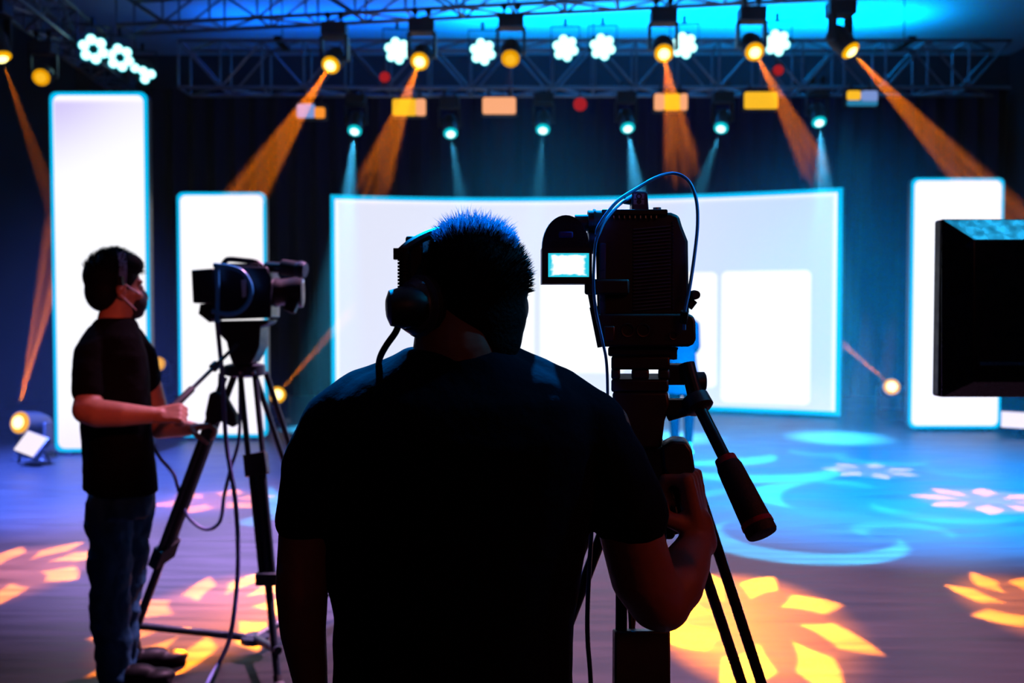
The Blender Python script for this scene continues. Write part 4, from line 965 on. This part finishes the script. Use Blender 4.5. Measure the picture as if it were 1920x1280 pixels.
# grip rod held by the hand
MB().cyl(P(1252, 885, YC+0.055), P(1276, 1000, YC+0.03), 0.009, n=16).cyl(P(1290, 868, YC+0.06), P(1300, 905, YC+0.06), 0.006).build('short_handle', STEEL, T)
def dleg(top, foot, sep, name='leg', mid=None, r=0.0095, blk=True, mtl=BLACKM, parent=T, split=0.45, rb=None):
    top, foot = Vector(top), Vector(foot); d = foot-top; s = Vector(sep); q = top+d*split
    mb = MB()
    for k in (-1, 1): mb.cyl(top+s*k, q+s*k, r, n=14)
    lg = mb.build(name, mtl, parent); sub(lg, parent)
    dn = d.normalized(); y = s.normalized(); x = dn.cross(y).normalized(); R = Matrix((y, x, dn)).transposed(); w = s.length*2+r*2.6
    MB().box(q, (w, r*4.2, 0.055 if rb is None else rb), R).build('leg_clamp', BLACK, lg, bevel=0.003)
    lo = MB().cyl(q, foot-dn*0.05, r*1.25, n=14); lo.build('lower_tube', mtl, lg)
    MB().ell((foot.x, foot.y, 0.022), (0.028, 0.028, 0.022)).cyl(foot-dn*0.06, foot+Vector((0,0,0.02)), r*1.5).build('rubber_foot', RUBBER, lg)
    return lg
# near leg: two tubes 75 px apart ending in a block
a, b = P(1202, 870, YT-0.03), P(1202, 1248, YT-0.09)
dv = (b-a); foot = a + dv*((a.z-0.0)/(a.z-b.z))
sp_ = (b-a).length/(foot-a).length
dleg(a, foot, (M_(37, YT-0.06), 0, 0), split=sp_, rb=0.10, r=0.0085)
a, b = P(1285, 905, YT+0.03), P(1409, 1280, YT+0.12); foot = a + (b-a)*((a.z)/(a.z-b.z))
dleg(a, foot, (P(1431, 1280, YT+.12)-P(1409, 1272, YT+.12))*0.95, split=0.62, r=0.0088, mtl=STEEL)
a = P(1160, 880, YT+0.03); dleg(a, (-0.22, 1.98, 0), (0.018, 0.015, 0.008), split=0.5)
for (x0, x1, y1) in ((1170, 1182, 1215), (1190, 1186, 1215), (1222, 1217, 1215)):
    pass
cb = thing('tripod_cable', 'thin dark cables hanging between the tubes of the near tripod leg', 'cable', P(1185, 1000, YC))
MB().tube(spline([P(1168, 1010, YT-0.02), P(1172, 1090, YT-0.03), P(1182, 1150, YT-0.04), P(1184, 1222, YT-0.05)]), 0.0035).tube(spline([P(1192, 1010, YT-0.02), P(1194, 1100, YT-0.03), P(1188, 1160, YT-0.04), P(1184, 1222, YT-0.05)]), 0.0035).tube(spline([P(1226, 1010, YT-0.02), P(1222, 1170, YT-0.03), P(1215, 1222, YT-0.05)]), 0.0028).build('cable_strands', BLACK, cb)
cb = thing('hanging_cable', 'dark blue cable hanging straight down between the nearest operator and the tall tripod', 'cable', (P(1104, 1280, 1.5).x, 1.5, 0))
MB().tube(spline([P(1120, 800, 1.50), P(1112, 930, 1.50), P(1107, 1030, 1.50), P(1102, 1130, 1.50), P(1102, 1200, 1.50), P(1108, 1290, 1.50), P(1112, 1500, 1.52), (P(1104, 1280, 1.5).x, 1.55, 0.1), (P(1104, 1280, 1.5).x+0.03, 1.7, 0.008), (P(1104, 1280, 1.5).x+0.4, 2.1, 0.008)]), 0.0036).build('cable_run', mat('dark_blue_cable', (0.01, 0.04, 0.09), 0.4), cb)

# ------------------------------------------------------------------ second camera and tripod (left)
Y2 = 4.12
K2 = thing('video_camera', 'broadcast camera with blue cable loop and long lens, in front of the second tower screen', 'camera', (P(440, 600, Y2).x, Y2+0.1, P(440, 604, Y2).z))
DK = mat('teal_black_plastic', (0.012, 0.022, 0.032), 0.4)
pprism([(400, 500), (408, 497), (500, 500), (508, 520), (508, 596), (392, 600), (388, 590), (400, 568)], Y2, 0.16).build('body', DK, K2, bevel=0.006)
MB().loft([[P(x, y, Y2-0.01)+Vector((0, q, 0)) for x, y in ((358, 506), (400, 503), (400, 570), (361, 568))] for q in (0, 0.15)]).build('rear_battery', DK, K2, bevel=0.006)
pprism([(375, 570), (400, 568), (400, 602), (392, 604), (372, 588)], Y2+0.02, 0.12).build('battery_mount', BLACK, K2)
hp = [P(x, y, Y2+0.07) for x, y in ((416, 500), (422, 490), (430, 486), (455, 488), (478, 491), (490, 498), (496, 506))]
MB().tube(spline(hp), 0.011, 8).build('top_handle', BLACK, K2)
MB().box(P(452, 498, Y2+0.07), (0.16, 0.035, 0.018)).build('handle_base', BLACK, K2, bevel=0.004)
ln = MB().lathe(P(506, 548, Y2+0.08), (1, 0.12, 0.02), ((0, 0.055), (0.03, 0.062), (0.05, 0.055), (0.09, 0.060), (0.12, 0.066), (0.135, 0.066), (0.14, 0.05)), n=28).build('lens', BLACK, K2); sub(ln, K2)
MB().lathe(P(560, 545, Y2+0.09), (1, 0.12, -0.25), ((0, 0.02), (0.004, 0.05), (0.010, 0.052), (0.012, 0.03)), n=24).build('front_glass', mat('blue_glass', (0.03, 0.16, 0.35), 0.15), ln)
MB().box(P(547, 572, Y2+0.05), (0.05, 0.05, 0.06), Euler((0, 0.4, 0)).to_matrix()).build('zoom_motor', BLACK, ln, bevel=0.008)
v2 = MB().cyl(P(500, 500, Y2+0.06), P(535, 502, Y2+0.02), 0.022).cyl(P(530, 500, Y2+0.02), P(560, 505, Y2+0.0), 0.032).build('viewfinder', BLACK, K2); sub(v2, K2)
MB().lathe(P(556, 504, Y2), (1, -0.2, -0.15), ((0, 0.03), (0.02, 0.036), (0.04, 0.030), (0.04, 0.02)), n=20).build('viewfinder_hood', mat('dark_teal_rubber', (0.015, 0.04, 0.07), 0.5), v2)
pprism([(452, 525), (461, 523), (461, 556), (454, 558)], Y2-0.006, 0.01).build('white_badge', mat('pale_badge', (0.55, 0.65, 0.75), 0.4), K2)
cc = thing('camera_cable', 'blue cable bent into a D loop on the side of the second camera', 'cable', P(407, 595, Y2-0.04))
MB().tube(spline([P(401, 497, Y2-0.03), P(430, 500, Y2-0.04), P(455, 510, Y2-0.045), P(470, 535, Y2-0.045), P(468, 562, Y2-0.045), P(450, 583, Y2-0.045), P(425, 589, Y2-0.04), P(398, 583, Y2-0.03)]), 0.0095).tube([P(407, 497, Y2-0.03), P(408, 540, Y2-0.035), P(407, 605, Y2-0.03)], 0.0095).build('cable_run', CABLE, cc)
T2 = thing('tripod', 'tripod with double tube legs and spreader under the second camera', 'tripod', (P(465, 860, Y2).x, Y2+0.08, 0))
yt = Y2+0.08
pprism([(398, 602), (505, 600), (500, 608), (488, 612), (486, 650), (478, 668), (470, 682), (436, 684), (430, 668), (424, 640), (412, 628), (411, 612)], Y2+0.0, 0.15).build('fluid_head', BLACK, T2, bevel=0.006)
MB().lathe(P(459, 680, yt), (0, 0, -1), ((0, 0.05), (0.01, 0.085), (0.05, 0.088), (0.06, 0.05)), n=24).build('bowl', DK, T2)
for x in (452, 476): MB().lathe(P(x, 698, yt-0.088), (0, -1, 0), ((0, 0.008), (0.006, 0.007), (0.007, 0.003))).build('bolt', ALU, T2)
p0, p1, pm = P(445, 645, Y2-0.02), P(332, 756, 3.80), P(412, 677, Y2-0.05)
ph = MB().cyl(p0, p1, 0.008).build('pan_handle', DK, T2); sub(ph, T2)
d = (p1-p0).normalized(); MB().lathe(p0.lerp(p1, 0.35), d, ((0, 0.010), (0.004, 0.018), (0.03, 0.018), (0.034, 0.01))).build('handle_clamp', BLACK, ph)
MB().lathe(p1-d*0.10, d, ((0, 0.009), (0.01, 0.014), (0.12, 0.015), (0.125, 0.008))).build('grip', RUBBER, ph)
def leg2(topx, topy, Yt, foot, mids, sep, splitr):
    top = P(topx, topy, Yt); return dleg(top, foot, sep, split=splitr, r=0.012, mtl=DK, parent=T2, rb=0.09)
fm = fl(523, 1296); l1 = leg2(464, 700, yt-0.04, fm, None, (0.030, 0, 0.006), 0.30)
q = P(464, 700, yt-0.04); dd = fm-q
for f_, w_ in ((0.66, 0.09), ):
    MB().box(q+dd*f_, (w_, 0.05, 0.05)).build('leg_clamp', DK, l1, bevel=0.004)
    for k in (-1, 1): MB().cyl(q+dd*0.3+Vector((0.026*k, 0, 0.005*k)), q+dd*0.66+Vector((0.024*k, 0, 0)), 0.011).build('middle_tube', DK, l1)
fq = fl(232, 1240); q = P(432, 700, yt); l2 = dleg(q, fq, (0.020, 0.02, 0.014), split=0.62, r=0.014, mtl=BLACK, parent=T2, rb=0.08)
MB().cyl(q+(fq-q)*0.15, q+(fq-q)*0.60, 0.026).build('padded_sleeve', RUBBER, l2)
fr = Vector((P(640, 1150, 4.75).x, 4.75, 0)); q = P(488, 700, yt+0.04); dleg(q, fr, (0.028, -0.02, 0.006), split=0.4, r=0.012, mtl=DK, parent=T2, rb=0.09)
sc_ = P(478, 1196, 4.22); mb = MB().lathe(sc_-Vector((0,0,0.02)), (0,0,1), ((0, 0.03), (0.004, 0.06), (0.03, 0.06), (0.034, 0.03)))
for f_ in (fm, fq, fr): mb.cyl(sc_, Vector((f_.x, f_.y, 0.16)).lerp(sc_, 0.02), 0.016, n=12)
mb.build('spreader', DK, T2)
bg = thing('equipment_pouch', 'small black pouch strapped beside the left leg of the second tripod', 'pouch', P(412, 800, Y2))
pprism([(392, 738), (402, 733), (420, 742), (430, 760), (441, 778), (442, 796), (436, 802), (425, 796), (412, 790), (398, 798), (385, 793), (384, 775)], Y2+0.0, 0.05).build('pouch_body', RUBBER, bg, bevel=0.006)
MB().tube([P(412, 700, Y2+0.02), P(410, 740, Y2+0.02)], 0.006).build('strap', RUBBER, bg)
GC = mat('grey_blue_cable', (0.10, 0.12, 0.30), 0.5)
c_ = thing('floor_cable', 'long cable hanging from the second camera down to the floor', 'cable', (P(400, 1280, 4.0).x, 4.0, 0))
MB().tube(spline([P(407, 605, Y2-0.03), P(418, 720, Y2-0.08), P(424, 830, Y2-0.10), P(440, 930, Y2-0.12), P(446, 1020, Y2-0.14), P(444, 1100, Y2-0.16), P(432, 1190, Y2-0.18), fl(412, 1240, 0.01), fl(392, 1275, 0.01), fl(370, 1330, 0.01), fl(300, 1420, 0.01)]), 0.0095).build('cable_run', GC, c_)
c_ = thing('floor_cable', 'grey cable hanging in a slack loop between the standing operator and the second tripod', 'cable', P(400, 990, Y2+0.05))
MB().tube(spline([P(285, 830, Y2-0.05), P(300, 858, Y2-0.05), P(325, 888, Y2), P(335, 920, Y2+0.05), P(352, 968, Y2+0.05), P(385, 992, Y2+0.05), P(412, 978, Y2+0.06), P(420, 930, Y2+0.08), P(432, 880, Y2+0.09), P(448, 820, Y2+0.10), P(450, 720, Y2+0.10)]), 0.0075).build('cable_run', GC, c_)

# ------------------------------------------------------------------ monitor at the right edge, seen from behind
YM = 2.3
mt = thing('studio_monitor', 'back of a large black monitor standing in the right corner of the view', 'monitor', (P(2060, 600, YM).x, YM+0.05, 0))
GB = mat('glossy_black_shell', (0.008, 0.012, 0.018), 0.3)
out_ = [(1765, 411), (2330, 411), (2330, 744), (1765, 744)]; inn_ = [(1826, 450), (2270, 450), (2270, 715), (1826, 715)]
MB().loft([[P(x, y, YM+0.055) for x, y in out_], [P(x, y, YM+0.05) for x, y in out_], [P(x, y, YM) for x, y in inn_]]).build('rear_shell', GB, mt, bevel=0.006, seg=3)
a, b = P(1765, 411, YM+0.055), P(2330, 744, YM+0.055)
MB().box(((a.x+b.x)/2, YM+0.075, (a.z+b.z)/2), (b.x-a.x, 0.04, a.z-b.z)).build('bezel', BLACK, mt, bevel=0.006)
MB().box(((a.x+b.x)/2, YM+0.0955, (a.z+b.z)/2), (b.x-a.x-0.04, 0.003, a.z-b.z-0.04)).build('screen', mat('screen_glass', (0.01, 0.01, 0.012), 0.1), mt)
pbox(MB(), 1838, 679, 1985, 685, YM-0.004, 0.01).build('gloss_strip', mat('blue_gloss', (0.10, 0.35, 0.6), 0.25, 0.7), mt)  # blue strip stands in for a lit gloss line on the shell
mx_ = P(2060, 600, YM).x
MB().cyl((mx_, YM+0.02, 0.03), (mx_, YM+0.02, b.z+0.1), 0.022).box((mx_, YM+0.03, 0.012), (0.42, 0.36, 0.024)).build('floor_stand', BLACKM, mt)

# light on the people, with unseen lights added for near camera and monitor
spot((0.5, 0.8, 2.6), (-1.66, 3.72, 1.22), 0.122, WRED, (1.0, 0.13, 0.08), blend=0.6, size=0.15)
spot((2.6, 0.3, 2.4), (0.32, 1.42, 1.15), 0.16, WRED2, (1.0, 0.12, 0.06), blend=0.8, size=0.15)
spot((-0.4, 4.9, 5.3), (-0.1, 1.3, 1.62), 0.10, WCY*20, (0.0, 0.30, 1.0), blend=0.9, size=0.1)
spot((-3.6, 5.6, 5.3), (-1.4, 4.0, 0.9), 0.32, WCY*0.8, (0.0, 0.35, 1.0), blend=0.9, size=0.1)
spot((-0.7, 3.0, 3.3), (0.28, 1.45, 1.66), 0.10, WCY*0.25, (0.0, 0.45, 1.0), blend=0.8, size=0.1)
spot((2.2, 1.7, 3.6), (0.33, 1.45, 1.74), 0.080, WCY*0.9, (0.0, 0.45, 1.0), blend=0.8, size=0.1)
area((2.6, 2.3, 4.8), (1.2, 2.3, 1.7), 1.0, 0.25, WCY*0.0015, (0.02, 0.5, 1.0), spread=0.25)  # unseen light added for the blue sheen on the monitor's top bevel
area((1.0, -1.6, 2.6), (0.3, 1.4, 1.3), 0.8, 0.8, 2, (1.0, 0.22, 0.10))  # weak warm fill added behind the viewpoint, no fixture
# ------------------------------------------------------------------ world and render look
w = bpy.data.worlds.new('world'); S.world = w; w.use_nodes = True
w.node_tree.nodes['Background'].inputs[0].default_value = (0.05, 0.2, 1.0, 1); w.node_tree.nodes['Background'].inputs[1].default_value = 0.002
S.view_settings.view_transform = 'Standard'; S.view_settings.look = 'None'; S.view_settings.exposure = 0.0; S.view_settings.gamma = 1.0
S.view_settings.use_curve_mapping = False
S.cycles.use_denoising = True
S.cycles.volume_step_rate = 1.0
S.cycles.use_adaptive_sampling = True; S.cycles.adaptive_threshold = 0.02
S.cycles.max_bounces = 4; S.cycles.diffuse_bounces = 2; S.cycles.glossy_bounces = 3; S.cycles.volume_bounces = 0; S.cycles.transparent_max_bounces = 8
S.cycles.sample_clamp_indirect = 4.0
